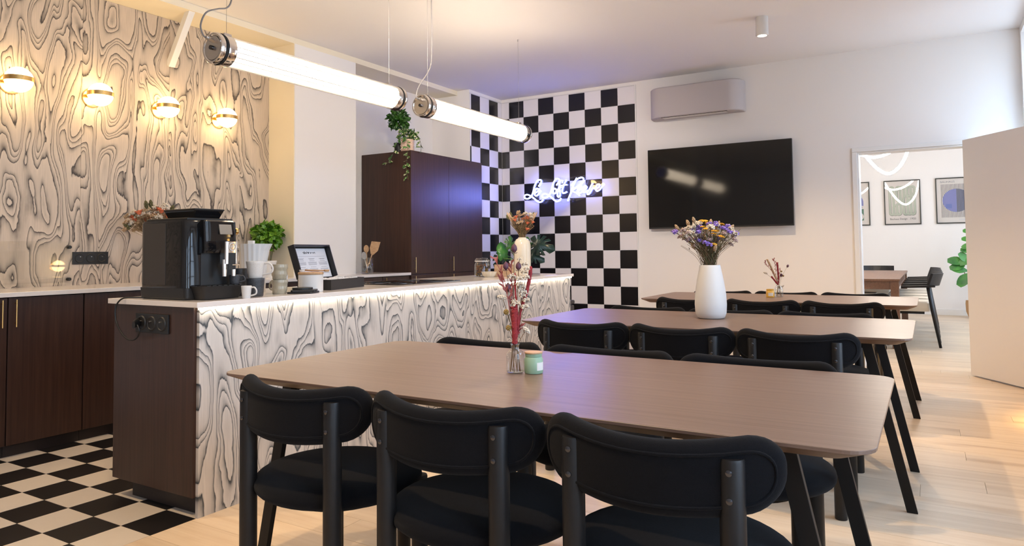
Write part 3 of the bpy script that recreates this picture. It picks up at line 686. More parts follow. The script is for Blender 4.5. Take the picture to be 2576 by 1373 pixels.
# ------------------------------------------------------------------ tubular pendants
def pendant(y0, y1, label, hook_y, cable):
    ym = (y0 + y1) / 2; zc = 2.119
    t = thing('tube_pendant', label, 'pendant lamp', (-3.013, ym, zc), 0, 'glass tube pendants over the island')
    a, b = y0 - ym, y1 - ym
    G().cyl((0, a + 0.10, 0), (0, b - 0.10, 0), 0.0655, 28).obj('led_tube', 'tube', t, smooth=True)
    G().lathe([(0.072, a + 0.085), (0.072, b - 0.085), (0.0695, b - 0.085), (0.0695, a + 0.085), (0.072, a + 0.085)], 36, (0, 0, 0), 'Y').obj('glass_tube', 'glass', t, smooth=True)
    for k in range(18):
        q = 2 * PI * (k + 0.5) / 18
        x, z = 0.0735 * math.cos(q), 0.0735 * math.sin(q)
        G().bar((x, a + 0.085, z), (x, b - 0.085, z), 0.0050, 0.004, (math.cos(q), 0, math.sin(q))).obj('rod', 'steel', t)
    for s, e in ((1, a), (-1, b)):
        def pr(lst): return [(r, e + s * y) for r, y in lst]
        G().lathe(pr([(0.062, 0.018), (0.062, 0.004), (0.066, 0.0), (0.074, 0.0), (0.079, 0.006), (0.080, 0.016), (0.077, 0.026), (0.062, 0.026)]), 40, (0, 0, 0), 'Y').obj('end_cap', 'chrome', t, smooth=True)
        G().lathe(pr([(0.0, 0.003), (0.060, 0.003), (0.063, 0.020), (0.0, 0.020)]), 40, (0, 0, 0), 'Y').obj('end_disc', 'steel', t, smooth=True)
        G().lathe(pr([(0.060, 0.028), (0.0785, 0.028), (0.081, 0.034), (0.0785, 0.040), (0.060, 0.040)]), 40, (0, 0, 0), 'Y').obj('rubber_ring', 'rubber', t, smooth=True)
        G().lathe(pr([(0.060, 0.044), (0.0775, 0.044), (0.0785, 0.048), (0.0785, 0.086), (0.0775, 0.090), (0.060, 0.090)]), 40, (0, 0, 0), 'Y').obj('collar', 'chrome', t, smooth=True)
        G().cyl((0, e + s * 0.012, 0), (0, e - s * 0.012, 0), 0.011, 12).obj('bolt', 'darksteel', t, smooth=True)
        yh = e + s * 0.092
        h = G().box(-0.014, 0.014, yh - 0.032, yh + 0.012, 0.074, 0.090).obj('hanger', 'chrome', t, bevel=0.002)
        G().cyl((0, yh - 0.01, 0.088), (0, yh - 0.01, ZC - zc - 0.012), 0.0010, 6).obj('wire', 'wire', h)
        G().cyl((0, yh - 0.01, ZC - zc - 0.018), (0, yh - 0.01, ZC - zc), 0.006, 10).obj('ceiling_hook', 'steel', h)
    G().cyl((0.006, a + 0.014, 0.033), (0.006, a - 0.028, 0.040), 0.0125, 6).cyl((0.006, a - 0.028, 0.040), (0.006, a - 0.040, 0.042), 0.0085, 10).obj('cable_gland', 'steel', t)
    G().tube(smoothpath([(x + 3.013, y - ym, z - zc) for x, y, z in cable], 6), 0.0042, 8).obj('cable', 'cable', t, smooth=True)
    G().cyl((0, cable[-1][1] - ym, ZC - zc - 0.012), (0, cable[-1][1] - ym, ZC - zc), 0.02, 16).obj('cable_rose', 'plastic', t)
X0 = -3.013
pendant(2.200, 3.635, 'lit glass tube pendant hanging nearest, over the coffee machine end', 2.3,
        [(X0 + .006, 2.165, 2.160), (X0, 2.150, 2.168), (X0, 2.135, 2.215), (X0, 2.165, 2.285), (X0, 2.230, 2.322), (X0, 2.285, 2.345), (X0, 2.312, 2.40), (X0, 2.32, 2.55), (X0, 2.32, ZC - .002)])
pendant(3.868, 5.345, 'lit glass tube pendant farther away, next to the chequered wall', 5.2,
        [(X0 + .006, 3.833, 2.160), (X0, 3.818, 2.175), (X0, 3.85, 2.25), (X0, 3.945, 2.36), (X0, 3.99, 2.44), (X0, 4.0, 2.56), (X0, 4.0, 2.75), (X0, 4.0, ZC - .002)])

# ------------------------------------------------------------------ ceiling spot, air conditioner, screen, neon
sp_ = thing('ceiling_spot', 'small white cylinder spotlight on the ceiling', 'spotlight', (-1.085, 5.79, ZC))
G().lathe([(0.047, 0.0), (0.048, -0.002), (0.048, -0.148), (0.046, -0.150), (0.036, -0.150), (0.030, -0.130), (0.0, -0.130)], 32).obj('housing', 'white_ceramic', sp_, smooth=True)
G().cyl((0, 0, -0.140), (0, 0, -0.131), 0.027, 24).obj('led', 'spotglow', sp_)
spot_light('real_or_fill_spot', (-1.085, 5.79, ZC - 0.155), (0, 0, 0), 150, (1.0, 0.72, 0.42), 2.0, 0.8)

ac = thing('air_conditioner', 'grey rounded air conditioner high on the wall above the screen', 'air conditioner', (-2.02, YB, 2.63))
def dshape(w, d, r, n=8):
    out = [(-w, 0)]
    out += [(-w + r - r * math.cos(k * PI / 2 / n), -d + r - r * math.sin(k * PI / 2 / n)) for k in range(n + 1)]
    out += [(w - r + r * math.sin(k * PI / 2 / n), -d + r - r * math.cos(k * PI / 2 / n)) for k in range(n + 1)]
    return out + [(w, 0)]
G().loft([[(x, y, z) for x, y in dshape(*q)] for *q, z in ((0.475, 0.185, 0.13, -0.158), (0.482, 0.193, 0.14, -0.150), (0.482, 0.193, 0.14, 0.148), (0.470, 0.182, 0.13, 0.158))]).obj('body', 'ac', ac, smooth=True)
G().box(-0.33, 0.33, -0.172, -0.09, -0.164, -0.1575).obj('outlet_flap', 'steel', ac, bevel=0.002)
G().box(-0.34, 0.34, -0.178, -0.173, -0.162, -0.157).obj('flap_gap', 'rubber', ac)

tv = thing('wall_screen', 'large dark flat screen hung on the white wall', 'television', (-1.822, 7.20, 1.733))
G().box(-0.7215, 0.7215, -0.020, 0.016, -0.4205, 0.4205).obj('casing', 'plastic', tv, bevel=0.003)
G().box(-0.7165, 0.7165, -0.0215, -0.0201, -0.405, 0.4155).obj('screen', 'screen', tv)
G().box(-0.25, 0.25, 0.016, YB - 7.20 - 0.001, -0.2, 0.2).obj('wall_bracket', 'plastic', tv)

ne = thing('neon_sign', 'glowing blue white neon lettering on the chequered wall', 'neon sign', (-3.58, 7.215, 1.77))
STK = {'L': [[(-3.883,1.846),(-3.862,1.871),(-3.847,1.895),(-3.849,1.914),(-3.869,1.922),(-3.895,1.914),(-3.918,1.888),(-3.937,1.849),(-3.95,1.804),(-3.964,1.764),(-3.98,1.737),(-4.006,1.716),(-4.037,1.706),(-4.066,1.714),(-4.076,1.733),(-4.063,1.751),(-4.034,1.756),(-4.006,1.746),(-3.98,1.731),(-3.949,1.709),(-3.914,1.68),(-3.888,1.663),(-3.863,1.66),(-3.842,1.668),(-3.824,1.687)]],
 'e': [[(-3.93,1.773),(-3.907,1.779),(-3.889,1.796),(-3.889,1.817),(-3.904,1.822),(-3.922,1.812),(-3.935,1.785),(-3.938,1.763),(-3.931,1.742),(-3.913,1.736),(-3.892,1.749),(-3.871,1.777),(-3.856,1.792)]],
 'L2': [[(-3.649,1.846),(-3.631,1.867),(-3.613,1.888),(-3.615,1.91),(-3.635,1.921),(-3.66,1.911),(-3.683,1.883),(-3.698,1.849),(-3.709,1.809),(-3.722,1.774),(-3.74,1.744),(-3.766,1.718),(-3.796,1.706),(-3.824,1.71),(-3.839,1.728),(-3.828,1.746),(-3.8,1.753),(-3.77,1.745),(-3.743,1.728),(-3.711,1.702),(-3.681,1.676),(-3.656,1.661),(-3.632,1.66),(-3.609,1.673),(-3.592,1.692)]],
 'o': [[(-3.669,1.808),(-3.689,1.803),(-3.702,1.786),(-3.7,1.764),(-3.682,1.75),(-3.662,1.757),(-3.652,1.779),(-3.657,1.799),(-3.667,1.807),(-3.649,1.792),(-3.627,1.798)]],
 'f': [[(-3.577,1.864),(-3.57,1.886),(-3.584,1.897),(-3.6,1.885),(-3.609,1.857),(-3.617,1.822),(-3.627,1.787),(-3.638,1.747),(-3.638,1.721),(-3.623,1.707),(-3.608,1.719),(-3.603,1.75),(-3.607,1.786),(-3.607,1.808),(-3.59,1.82)]],
 't': [[(-3.52,1.898),(-3.54,1.87),(-3.56,1.836),(-3.573,1.797),(-3.578,1.771),(-3.571,1.753),(-3.551,1.75),(-3.532,1.757),(-3.519,1.763)], [(-3.597,1.834),(-3.56,1.842),(-3.516,1.843)]],
 'R': [[(-3.393,1.914),(-3.413,1.876),(-3.438,1.829),(-3.458,1.778),(-3.479,1.726),(-3.499,1.683),(-3.506,1.657)], [(-3.46,1.835),(-3.433,1.86),(-3.399,1.893),(-3.36,1.91),(-3.326,1.915),(-3.308,1.896),(-3.315,1.866),(-3.342,1.837),(-3.381,1.813),(-3.42,1.793),(-3.451,1.777),(-3.43,1.756),(-3.396,1.744),(-3.373,1.725),(-3.361,1.711)]],
 'e2': [[(-3.379,1.771),(-3.355,1.777),(-3.337,1.793),(-3.34,1.813),(-3.357,1.816),(-3.374,1.795),(-3.381,1.767),(-3.376,1.747),(-3.356,1.739),(-3.329,1.753),(-3.312,1.768)]],
 'e3': [[(-3.312,1.768),(-3.286,1.779),(-3.271,1.798),(-3.278,1.816),(-3.295,1.812),(-3.312,1.787),(-3.317,1.761),(-3.305,1.746),(-3.284,1.749),(-3.26,1.767)]],
 'v': [[(-3.198,1.842),(-3.219,1.808),(-3.244,1.766),(-3.263,1.741),(-3.266,1.724),(-3.249,1.721),(-3.23,1.739),(-3.211,1.769),(-3.196,1.787),(-3.18,1.782),(-3.164,1.777)]],
 'e4': [[(-3.161,1.777),(-3.138,1.786),(-3.116,1.802),(-3.114,1.822),(-3.133,1.827),(-3.152,1.809),(-3.161,1.779),(-3.155,1.757),(-3.136,1.752),(-3.108,1.768),(-3.085,1.796),(-3.071,1.808)]]}
for k, strokes in STK.items():
    g = G()
    for s in strokes: g.tube(smoothpath([(x + 3.58, -0.012, z - 1.77) for x, z in s], 3), 0.0068, 8)
    lt = g.obj('letter', 'neon', ne, smooth=True)
    g = G()
    for s in strokes: g.tube(smoothpath([(x + 3.58, -0.0062, z - 1.77) for x, z in s], 3), 0.0062, 8)
    g.obj('channel', 'white_ceramic', lt, smooth=True)
out = [(-0.51,-0.06),(-0.42,-0.10),(-0.25,-0.14),(-0.10,-0.10),(0.02,-0.14),(0.12,-0.13),(0.25,-0.10),(0.33,-0.08),(0.44,-0.03),(0.53,0.05),(0.50,0.09),(0.40,0.11),(0.28,0.17),(0.16,0.165),(0.05,0.15),(-0.04,0.175),(-0.12,0.14),(-0.25,0.175),(-0.36,0.14),(-0.42,0.02)]
G().prism(out, -0.003, 0.0015, 'Y').obj('acrylic_backing', 'acrylic', ne, bevel=0.0006)
for x, z in ((-0.40, -0.07), (0.42, 0.06), (-0.05, 0.14), (0.10, -0.10)):
    G().cyl((x, -0.006, z), (x, 0.043, z), 0.006, 10).obj('spacer', 'steel', ne)

# ------------------------------------------------------------------ tables
TZ = 0.727; TD = 0.4396; TL = 0.912
def make_table():
    t = thing('dining_table', '', 'table', (0, 0, 0), 0, 'walnut dining tables')
    def loop(ins, z): return [(x, y, z) for x, y in rrect(-TL + ins, TL - ins, -TD + ins, TD - ins, max(0.055 - ins * 0.4, 0.02), 6)]
    top = G().loft([loop(0.0015, TZ - 0.0085), loop(0.0, TZ - 0.007), loop(0.0, TZ - 0.001), loop(0.0008, TZ)]).obj('tabletop', 'tabletop', t)
    G().loft([loop(0.052, TZ - 0.032), loop(0.0025, TZ - 0.0086)]).obj('bevelled_edge', 'tableedge', top)
    for sx in (-1, 1):
        for sy in (-1, 1):
            y = sy * 0.31
            p = [Vector((sx * 0.868, y, 0)), Vector((sx * 0.908, y, 0)), Vector((sx * 0.757, y, TZ - 0.033)), Vector((sx * 0.717, y, TZ - 0.033))]
            a = [(q.x, q.y - 0.009, q.z) for q in p]; b = [(q.x, q.y + 0.009, q.z) for q in p]
            G().hexa([a[0], a[1], b[1], b[0], a[3], a[2], b[2], b[3]]).obj('leg', 'blackmetal', t, bevel=0.001)
        x = sx * 0.737
        G().box(x - 0.02, x + 0.02, -0.30, 0.30, TZ - 0.062, TZ - 0.0325).obj('cross_rail', 'blackmetal', t, bevel=0.001)
    for sy in (-1, 1):
        G().box(-0.71, 0.71, sy * 0.20 - 0.015, sy * 0.20 + 0.015, TZ - 0.058, TZ - 0.0325).obj('long_rail', 'blackmetal', t, bevel=0.001)
    return t
TAB = [(-1.006, 1.873), (-0.980, 3.697), (-0.987, 5.5505)]
tlab = ['walnut dining table nearest the viewer, with the green candle jar', 'walnut dining table in the middle, carrying the big white vase', 'walnut dining table farthest away, by the white wall, with the yellow candle']
T0 = make_table()
for k, (x, y) in enumerate(TAB):
    if k == 0: T0.location = (x, y, 0); T0['label'] = tlab[0]
    else: copy_tree(T0, (x, y, 0), 0, tlab[k])

# ------------------------------------------------------------------ dining chairs (rear legs on local y = 0, sitter faces +y)
def make_chair():
    t = thing('dining_chair', '', 'chair', (0, 0, 0), 0, 'black upholstered dining chairs')
    for sx in (-1, 1):
        x = sx * 0.163
        lg = G().lathe([(0.0230, 0.0), (0.0242, 0.003), (0.0242, 0.705), (0.0225, 0.710), (0.0, 0.711)], 24, (x, 0, 0)).obj('leg', 'blackwood', t, smooth=True)
        for z in (0.687, 0.636):
            G().lathe([(0.0, -0.0270), (0.003, -0.0267), (0.0062, -0.0253), (0.0066, -0.0232), (0.0, -0.0232)], 14, (x, 0, z), 'Y').obj('screw', 'darksteel', lg, smooth=True)
        G().lathe([(0.0230, 0.0), (0.0242, 0.003), (0.0242, 0.422), (0.0225, 0.428), (0.0, 0.43)], 24, (sx * 0.172, 0.352, 0)).obj('leg', 'blackwood', t, smooth=True)
    # seat: round, plump pad
    prof = []
    for i in range(17):
        a = -PI / 2 + PI * i / 16
        prof.append((max(1e-5, 0.247 * (abs(math.cos(a)) ** 0.42)), 0.442 + 0.040 * (1 if a > 0 else -1) * abs(math.sin(a)) ** 0.85))
    G().lathe(prof, 40, (0, 0.192, 0), 'Z', 1.0, 0.95).obj('seat', 'fabric', t, smooth='all')
    G().lathe([(0.12, 0.388), (0.15, 0.388), (0.15, 0.406), (0.12, 0.406), (0.12, 0.388)], 32, (0, 0.20, 0)).obj('seat_frame', 'blackwood', t, smooth=True)
    # curved back pad
    W, H, Rr, zc, th = 0.247, 0.0725, 0.066, 0.6605, 0.023
    def yc(x): return -0.025 + 1.5 * x * x
    def hh(x):
        x = abs(x)
        return H if x < W - Rr else H - Rr + math.sqrt(max(0, Rr * Rr - (x - (W - Rr)) ** 2))
    us = [W * math.sin(PI / 2 * k / 18) if abs(k) < 18 else W * (1 if k > 0 else -1) * 0.9999 for k in range(-18, 19)]
    vsn = [math.sin(PI / 2 * k / 7) for k in range(-7, 8)]
    g = G(); fr, bk = [], []
    for x in us:
        h = hh(x)
        for v in vsn:
            z = v * h
            d = min(h - abs(z), W - abs(x))
            if abs(x) > W - Rr and abs(z) > H - Rr:
                d = min(d, Rr - math.hypot(abs(x) - (W - Rr), abs(z) - (H - Rr)))
            d = max(d, 0); tt = th * math.sqrt(max(0, 1 - (1 - min(1, d / 0.024)) ** 2))
            sl = 3.0 * x; nn = math.sqrt(1 + sl * sl); nx, ny = -sl / nn, 1 / nn
            y0 = yc(x); zz = zc + z + 0.42 * x * x
            fr.append((x + nx * tt, y0 + ny * tt, zz)); bk.append((x - nx * tt, y0 - ny * tt, zz))
    n1, n2 = len(us), len(vsn)
    fs = []
    for i in range(n1 - 1):
        for j in range(n2 - 1):
            a = i * n2 + j; fs.append((a, a + 1, a + n2 + 1, a + n2))
    g.add(fr, fs); g.add(bk, [tuple(reversed(f)) for f in fs])
    pad = g.obj('backrest', 'fabric', t, smooth='all')
    b = bmesh.new(); b.from_mesh(pad.data); bmesh.ops.remove_doubles(b, verts=b.verts, dist=0.0003); bmesh.ops.recalc_face_normals(b, faces=b.faces); b.to_mesh(pad.data); b.free()
    loop = []
    for x, z in rrect(-W + 0.024, W - 0.024, -H + 0.024, H - 0.024, Rr - 0.022, 7):
        sl = 3.0 * x; nn = math.sqrt(1 + sl * sl); loop.append((x, z, sl, nn))
    dense = []
    for i in range(len(loop)):
        a, c = loop[i], loop[(i + 1) % len(loop)]
        m = 10 if abs(a[0] - c[0]) > 0.1 else 1
        for k in range(m):
            x = a[0] + (c[0] - a[0]) * k / m; z = a[1] + (c[1] - a[1]) * k / m; sl = 3.0 * x; nn = math.sqrt(1 + sl * sl)
            dense.append((x + sl / nn * th, yc(x) - th / nn, zc + z + 0.42 * x * x))
    G().tube(dense, 0.0032, 6, closed=True).obj('piping', 'fabric', pad, smooth='all')
    return t
C0 = make_chair(); first = True
pos = ['left', 'middle', 'right']; tn = ['nearest', 'middle', 'farthest']
for k, (tx, ty) in enumerate(TAB):
    for side in (0, 1):
        for q, cx in enumerate(((-1.508, -0.998, -0.490), (-1.501, -1.001, -0.501), (-1.504, -1.003, -0.502))[k]):
            if side == 0: y = ty - TD - 0.085; rz = 0
            else: y = ty + TD + 0.085; rz = PI
            lab = 'black upholstered chair, %s of three %s the %s walnut table' % (pos[q], 'on the near side of' if side == 0 else 'behind', tn[k])
            jx, jr = rnd.uniform(-0.001, 0.001), rnd.uniform(-0.006, 0.006)
            if first:
                C0.location = (cx, y, 0); C0['label'] = lab; first = False
            else:
                copy_tree(C0, (cx + jx, y, 0), rz + (jr if k or side else 0), lab)

# ------------------------------------------------------------------ coffee machine
cm = thing('coffee_machine', 'gloss black automatic coffee machine on the near end of the island', 'coffee machine', (-2.88, 2.03, ZT))
def rl(x0, x1, y0, y1, r, z, n=5): return [(x, y, z) for x, y in rrect(x0, x1, y0, y1, r, n)]
G().loft([rl(-.215, .118, -.128, .128, .02, 0.001), rl(-.222, .122, -.135, .135, .02, .008), rl(-.225, .122, -.138, .138, .02, .052)]).obj('base', 'plastic', cm, smooth=True)
G().loft([rl(-.225, .116, -.138, .138, .035, .052), rl(-.225, .116, -.138, .138, .035, .340), rl(-.218, .110, -.131, .131, .03, .352)]).obj('body', 'gloss_black', cm, smooth=True)
G().box(-.185, -.022, -.1400, -.1375, .066, .338).obj('side_panel', 'grey_plastic', cm, bevel=0.001)
G().box(.1155, .118, -.062, .098, .055, .225).obj('back_splash', 'plastic', cm)
G().loft([rl(.10, .150, -.066, .100, .012, .205), rl(.10, .158, -.066, .100, .014, .225), rl(.10, .150, -.066, .100, .014, .345), rl(.10, .142, -.060, .094, .012, .352)]).obj('head', 'gloss_black', cm, smooth=True)
d = G().hexa([(.158, .004, .288), (.163, .004, .288), (.163, .068, .288), (.158, .068, .288), (.148, .004, .333), (.1535, .004, .333), (.1535, .068, .333), (.148, .068, .333)]).obj('display', 'display', cm, bevel=0.001)
sp1 = G().loft([rl(.150, .196, .008, .072, .010, .155), rl(.150, .198, .008, .072, .010, .255)]).obj('spout_block', 'chrome', cm, smooth=True)
G().box(.1965, .1985, .022, .058, .130, .205).obj('spout_slide', 'plastic', sp1)
G().tube([(.199, .040 + .017 * math.cos(a), .232 + .017 * math.sin(a)) for a in [2 * PI * k / 28 for k in range(28)]], .0022, 6, closed=True).obj('ring_emblem', 'white_ceramic', sp1, smooth='all')
G().tube([(.199, .029, .228), (.199, .036, .235), (.199, .044, .234), (.199, .051, .236)], .0018, 6).obj('emblem_stroke', 'white_ceramic', sp1)
for y in (.014, .062):
    G().lathe([(.0075, .098), (.010, .100), (.0115, .150), (.0115, .175), (0, .175)], 16, (.178, y, 0)).obj('spout', 'chrome', sp1, smooth=True)
G().box(.168, .20, .040, .078, .148, .153).obj('spout_lever', 'chrome', sp1, bevel=.001)
tr = G().loft([rl(.10, .190, -.095, .085, .012, .003), rl(.10, .205, -.112, .108, .014, .052), rl(.10, .207, -.114, .112, .014, .060)]).obj('drip_tray', 'plastic', cm, smooth=True)
for k in range(7):
    y = -.085 + k * .028; G().box(.125, .196, y, y + .018, .060, .0625).obj('grille_bar', 'plastic', tr)
G().box(-.20, .10, -.118, .118, .350, .362).obj('top_plate', 'plastic', cm, bevel=.004)
G().hexa([(-.120, -.062, .360), (.075, -.062, .360), (.075, .062, .360), (-.120, .062, .360), (-.135, -.076, .398), (.092, -.076, .398), (.092, .076, .398), (-.135, .076, .398)]).obj('bean_hopper', 'gloss_black', cm, bevel=.003)
G().box(-.137, .094, -.078, .078, .3975, .405).obj('hopper_lid', 'plastic', cm, bevel=.003)
G().lathe([(.0, 0), (.016, 0), (.017, .004), (.015, .014), (0, .016)], 20, (.085, .138, .305), 'Y').obj('knob', 'brass', cm, smooth=True)
pc = G().tube(smoothpath([(x + 2.88, y - 2.03, z - ZT) for x, y, z in [(-3.04, 1.93, .902), (-3.09, 1.875, .903), (-3.128, 1.838, .902), (-3.155, 1.825, .88), (-3.165, 1.82, .845), (-3.157, 1.82, .80), (-3.125, 1.82, .758), (-3.075, 1.82, .726), (-3.027, 1.82, .721), (-2.99, 1.82, .737), (-2.975, 1.818, .765), (-2.985, 1.815, .79)]], 5), .0036, 8).obj('power_cord', 'cable_black', cm, smooth=True)
G().loft([[(x + 2.88, y - 2.03, z - ZT) for x, y, z in l] for l in ([(-3.026 + c * .020, 1.842, .796 + s_ * .020) for c, s_ in [(math.cos(k * PI / 8), math.sin(k * PI / 8)) for k in range(16)]], [(-3.006 + c * .014, 1.818, .796 + s_ * .017) for c, s_ in [(math.cos(k * PI / 8), math.sin(k * PI / 8)) for k in range(16)]], [(-2.998 + c * .012, 1.806, .790 + s_ * .016) for c, s_ in [(math.cos(k * PI / 8), math.sin(k * PI / 8)) for k in range(16)]])]).obj('plug', 'plastic', pc, smooth=True)

# ------------------------------------------------------------------ crockery on the island
def mug(name, label, loc, r0, r1, h, mat, hdir=None, group='mugs by the coffee machine', ridge=0.0, hmat=None, hs=1.0, tilt=None):
    t = thing(name, label, 'mug', loc, hdir or 0.0, group)
    if tilt: t.rotation_euler = (tilt[0], tilt[1], hdir or 0)
    prof = [(0.0, 0.0), (r0 * .92, 0.0), (r0, .004)]
    for k in range(1, 9):
        u = k / 8; r = r0 + (r1 - r0) * u
        if ridge: r += ridge * (1 if (k // 2) % 2 else -.4)
        prof.append((r, .004 + (h - .006) * u))
    prof += [(r1 - .001, h), (r1 - .004, h - .001), (r0 - .004, .008), (0.0, .006)]
    G().lathe(prof, 32).obj('cup_body', mat, t, smooth=True)
    if hdir is not None:
        q = [(r1 * .93, 0, h * .86), (r1 + .018 * hs, 0, h * .86), (r1 + .030 * hs, 0, h * .60), (r1 + .024 * hs, 0, h * .32), (r0 * .96, 0, h * .20)]
        G().tube(smoothpath(q, 5), .0042 * hs ** .5, 8).obj('handle', hmat or mat, t, smooth='all')
    return t
AY = math.atan2(.516, .856)
mug('mug', 'speckled charcoal mug under the white mug, at the tray corner', (-2.712, 2.222, ZT), .036, .041, .085, 'mug_dark', 2.6)
mug('mug.001', 'speckled white mug stacked on the charcoal mug', (-2.712, 2.222, ZT + .0855), .032, .043, .079, 'mug_white', AY, hs=1.25)
mug('mug.002', 'olive beige ridged mug at the bottom of its stack', (-2.762, 2.408, ZT), .034, .039, .070, 'mug_beige', PI + AY - .5, ridge=.0022)
mug('mug.003', 'olive beige ridged mug on top of its twin', (-2.762, 2.408, ZT + .0705), .034, .039, .075, 'mug_beige', AY + 1.2, ridge=.0022, hs=.3)
mug('espresso_cup', 'small white espresso cup half hidden by the drip tray corner', (-2.633, 2.108, ZT + .0), .018, .023, .056, 'white_ceramic', AY, hs=.75)
mug('espresso_cup.001', 'small charcoal cup standing on the right end of the drip tray', (-2.716, 2.110, ZT + .0628), .020, .024, .042, 'mug_dark', AY + .3, hs=.65)
mug('mug.004', 'dark mug behind the white mug, beside the coffee machine', (-2.835, 2.235, ZT), .036, .042, .13, 'mug_dark', None)
t = thing('tumbler', 'pale frosted tumbler behind the ridged mugs', 'tumbler', (-2.835, 2.492, ZT))
G().lathe([(0, 0), (.021, 0), (.026, .09), (.024, .09), (.020, .004), (0, .004)], 24).obj('glass', 'white_ceramic', t, smooth=True)
# pleated jug
t = thing('pleated_jug', 'white pleated jug with a pointed spout behind the mugs', 'jug', (-3.02, 2.46, ZT), AY)
n = 36
def pl(r, z, sp):
    out = []
    for k in range(n):
        a = 2 * PI * k / n; q = r * (1 + (.02 if k % 2 else -.02))
        x, y = q * math.cos(a), q * math.sin(a)
        x += sp * max(0, math.cos(a)) ** 6
        out.append((x, y, z))
    return out
G().loft([pl(.060, 0, 0), pl(.064, .10, 0), pl(.066, .16, .004), pl(.069, .215, .012), pl(.072, .250, .026), pl(.068, .250, .024), pl(.060, .16, 0), pl(.055, .01, 0)]).obj('jug_body', 'white_ceramic', t)
G().tube(smoothpath([(-.062, 0, .225), (-.105, 0, .225), (-.11, 0, .17), (-.10, 0, .10), (-.062, 0, .07)], 5), .008, 8).obj('handle', 'white_ceramic', t, smooth='all')
G().box(-.025, .004, -.014, .014, .249, .268).obj('lid_knob', 'white_ceramic', t, bevel=.002)
G().lathe([(0, .246), (.062, .246), (.060, .251), (0, .252)], 24).obj('lid', 'white_ceramic', t)
# canister, scoop, coasters
t = thing('sugar_canister', 'white ceramic canister with a round wooden lid', 'canister', (-2.747, 2.600, ZT))
G().lathe([(0, 0), (.060, 0), (.0625, .003), (.0625, .086), (.060, .089), (0, .089)], 40).obj('jar_body', 'white_ceramic', t, smooth=True)
G().lathe([(0, .0895), (.0635, .0895), (.0645, .092), (.0645, .098), (.062, .101), (0, .101)], 40).obj('wooden_lid', 'lightwood', t, smooth=True)
t = thing('wooden_scoop', 'wooden scoop and cord lying on the canister lid', 'scoop', (-2.747, 2.600, ZT + .1015), AY)
G().tube([(-.03, 0, .010), (.0, 0, .008), (.07, 0, .007)], [.004, .005, .0035], 8).obj('handle', 'lightwood', t, smooth='all')
G().lathe([(0, 0), (.012, .002), (.015, .010), (.013, .012), (.010, .006), (0, .004)], 16, (.082, 0, 0)).obj('bowl', 'lightwood', t, smooth=True)
G().lathe([(0, 0), (.014, .001), (.016, .012), (.013, .012), (0, .003)], 16, (-.045, .004, 0)).obj('measure', 'white_ceramic', t, smooth=True)
for k, (dx, dy, r, lab) in enumerate(((0, 0, .064, 'black slate coaster at the bottom of the pile'), (.003, .004, .062, 'black slate coaster in the middle of the pile'), (-.006, .0, .050, 'small black coaster lying on top of the pile'))):
    c = G().prism(rrect(-r, r, -r, r, .012 if k < 2 else r * .98, 8), 0, .0085 if k < 2 else .010).obj('coaster', 'plastic', bevel=.0012)
    c.location = (-2.690 + dx, 2.497 + dy, ZT + .0002 + k * .0088); c.rotation_euler = (0, 0, .5 + k * .25); tag(c, lab, 'coaster', 'black coasters by the canister')
# tea box
t = thing('tea_box', 'open black tea box with a printed sheet inside its raised lid', 'tea box', (-2.739, 2.736, ZT), math.radians(106.9))
BL, BD, BH = .40, .20, .056
G().box(0, BL, 0, BD, 0, .006).box(0, BL, 0, .007, .006, BH).box(0, BL, BD - .007, BD, .006, BH).box(0, .007, .007, BD - .007, .006, BH).box(BL - .007, BL, .007, BD - .007, .006, BH).obj('tray', 'plastic', t)
for k in (1, 2): G().box(BL * k / 3 - .003, BL * k / 3 + .003, .007, BD - .007, .006, BH - .008).obj('divider', 'plastic', t)
rt = random.Random(5)
for k in range(3):
    for q in range(4):
        y = .020 + q * .042; x = BL * (k + .5) / 3
        G().hexa([(x - .05, y, .008), (x + .05, y, .008), (x + .05, y + .004, .008), (x - .05, y + .004, .008), (x - .05, y + .016, .058), (x + .05, y + .016, .058 + rt.uniform(-.003, .003)), (x + .05, y + .019, .058), (x - .05, y + .019, .058)]).obj('tea_sachet', 'posterpaper' if (k + q) % 2 else 'label', t)
lid = G().box(0, BL, -.003, .003, 0, .19).box(0, .008, -.035, -.003, 0, .19).box(BL - .008, BL, -.035, -.003, 0, .19).box(.008, BL - .008, -.035, -.003, .182, .19).obj('lid', 'plastic', t)
lid.location = (0, BD + .002, BH); lid.rotation_euler = (-.30, 0, 0)
G().box(.016, BL - .016, -.0045, -.0035, .004, .176).obj('printed_sheet', 'paper', lid)
for k, (x0, w, s_) in enumerate(((.125, .045, 1.0), (.178, .012, .7), (.20, .06, .6))):
    G().tube(smoothpath([(x0 + w * u / 8, -.0052, .150 + s_ * .008 * math.sin(u * 2.6 + k)) for u in range(9)], 3), .0011, 5).obj('script_title', 'inkdark', lid)
G().box(.04, BL - .04, -.0052, -.0047, .1285, .1295).obj('rule', 'ink', lid)
for c in range(3):
    x = .035 + c * .118
    lines = G()
    for z, w in ((.116, .07), (.112, .05), (.103, .055), (.094, .095), (.089, .09), (.084, .095), (.079, .085), (.066, .06), (.056, .09), (.051, .085), (.038, .09), (.033, .08), (.028, .09)):
        lines.box(x + (.098 - w) / 2, x + (.098 + w) / 2, -.0052, -.0047, z - .0008, z + .0008)
    stuff(lines.obj('printed_lines', 'ink', lid))

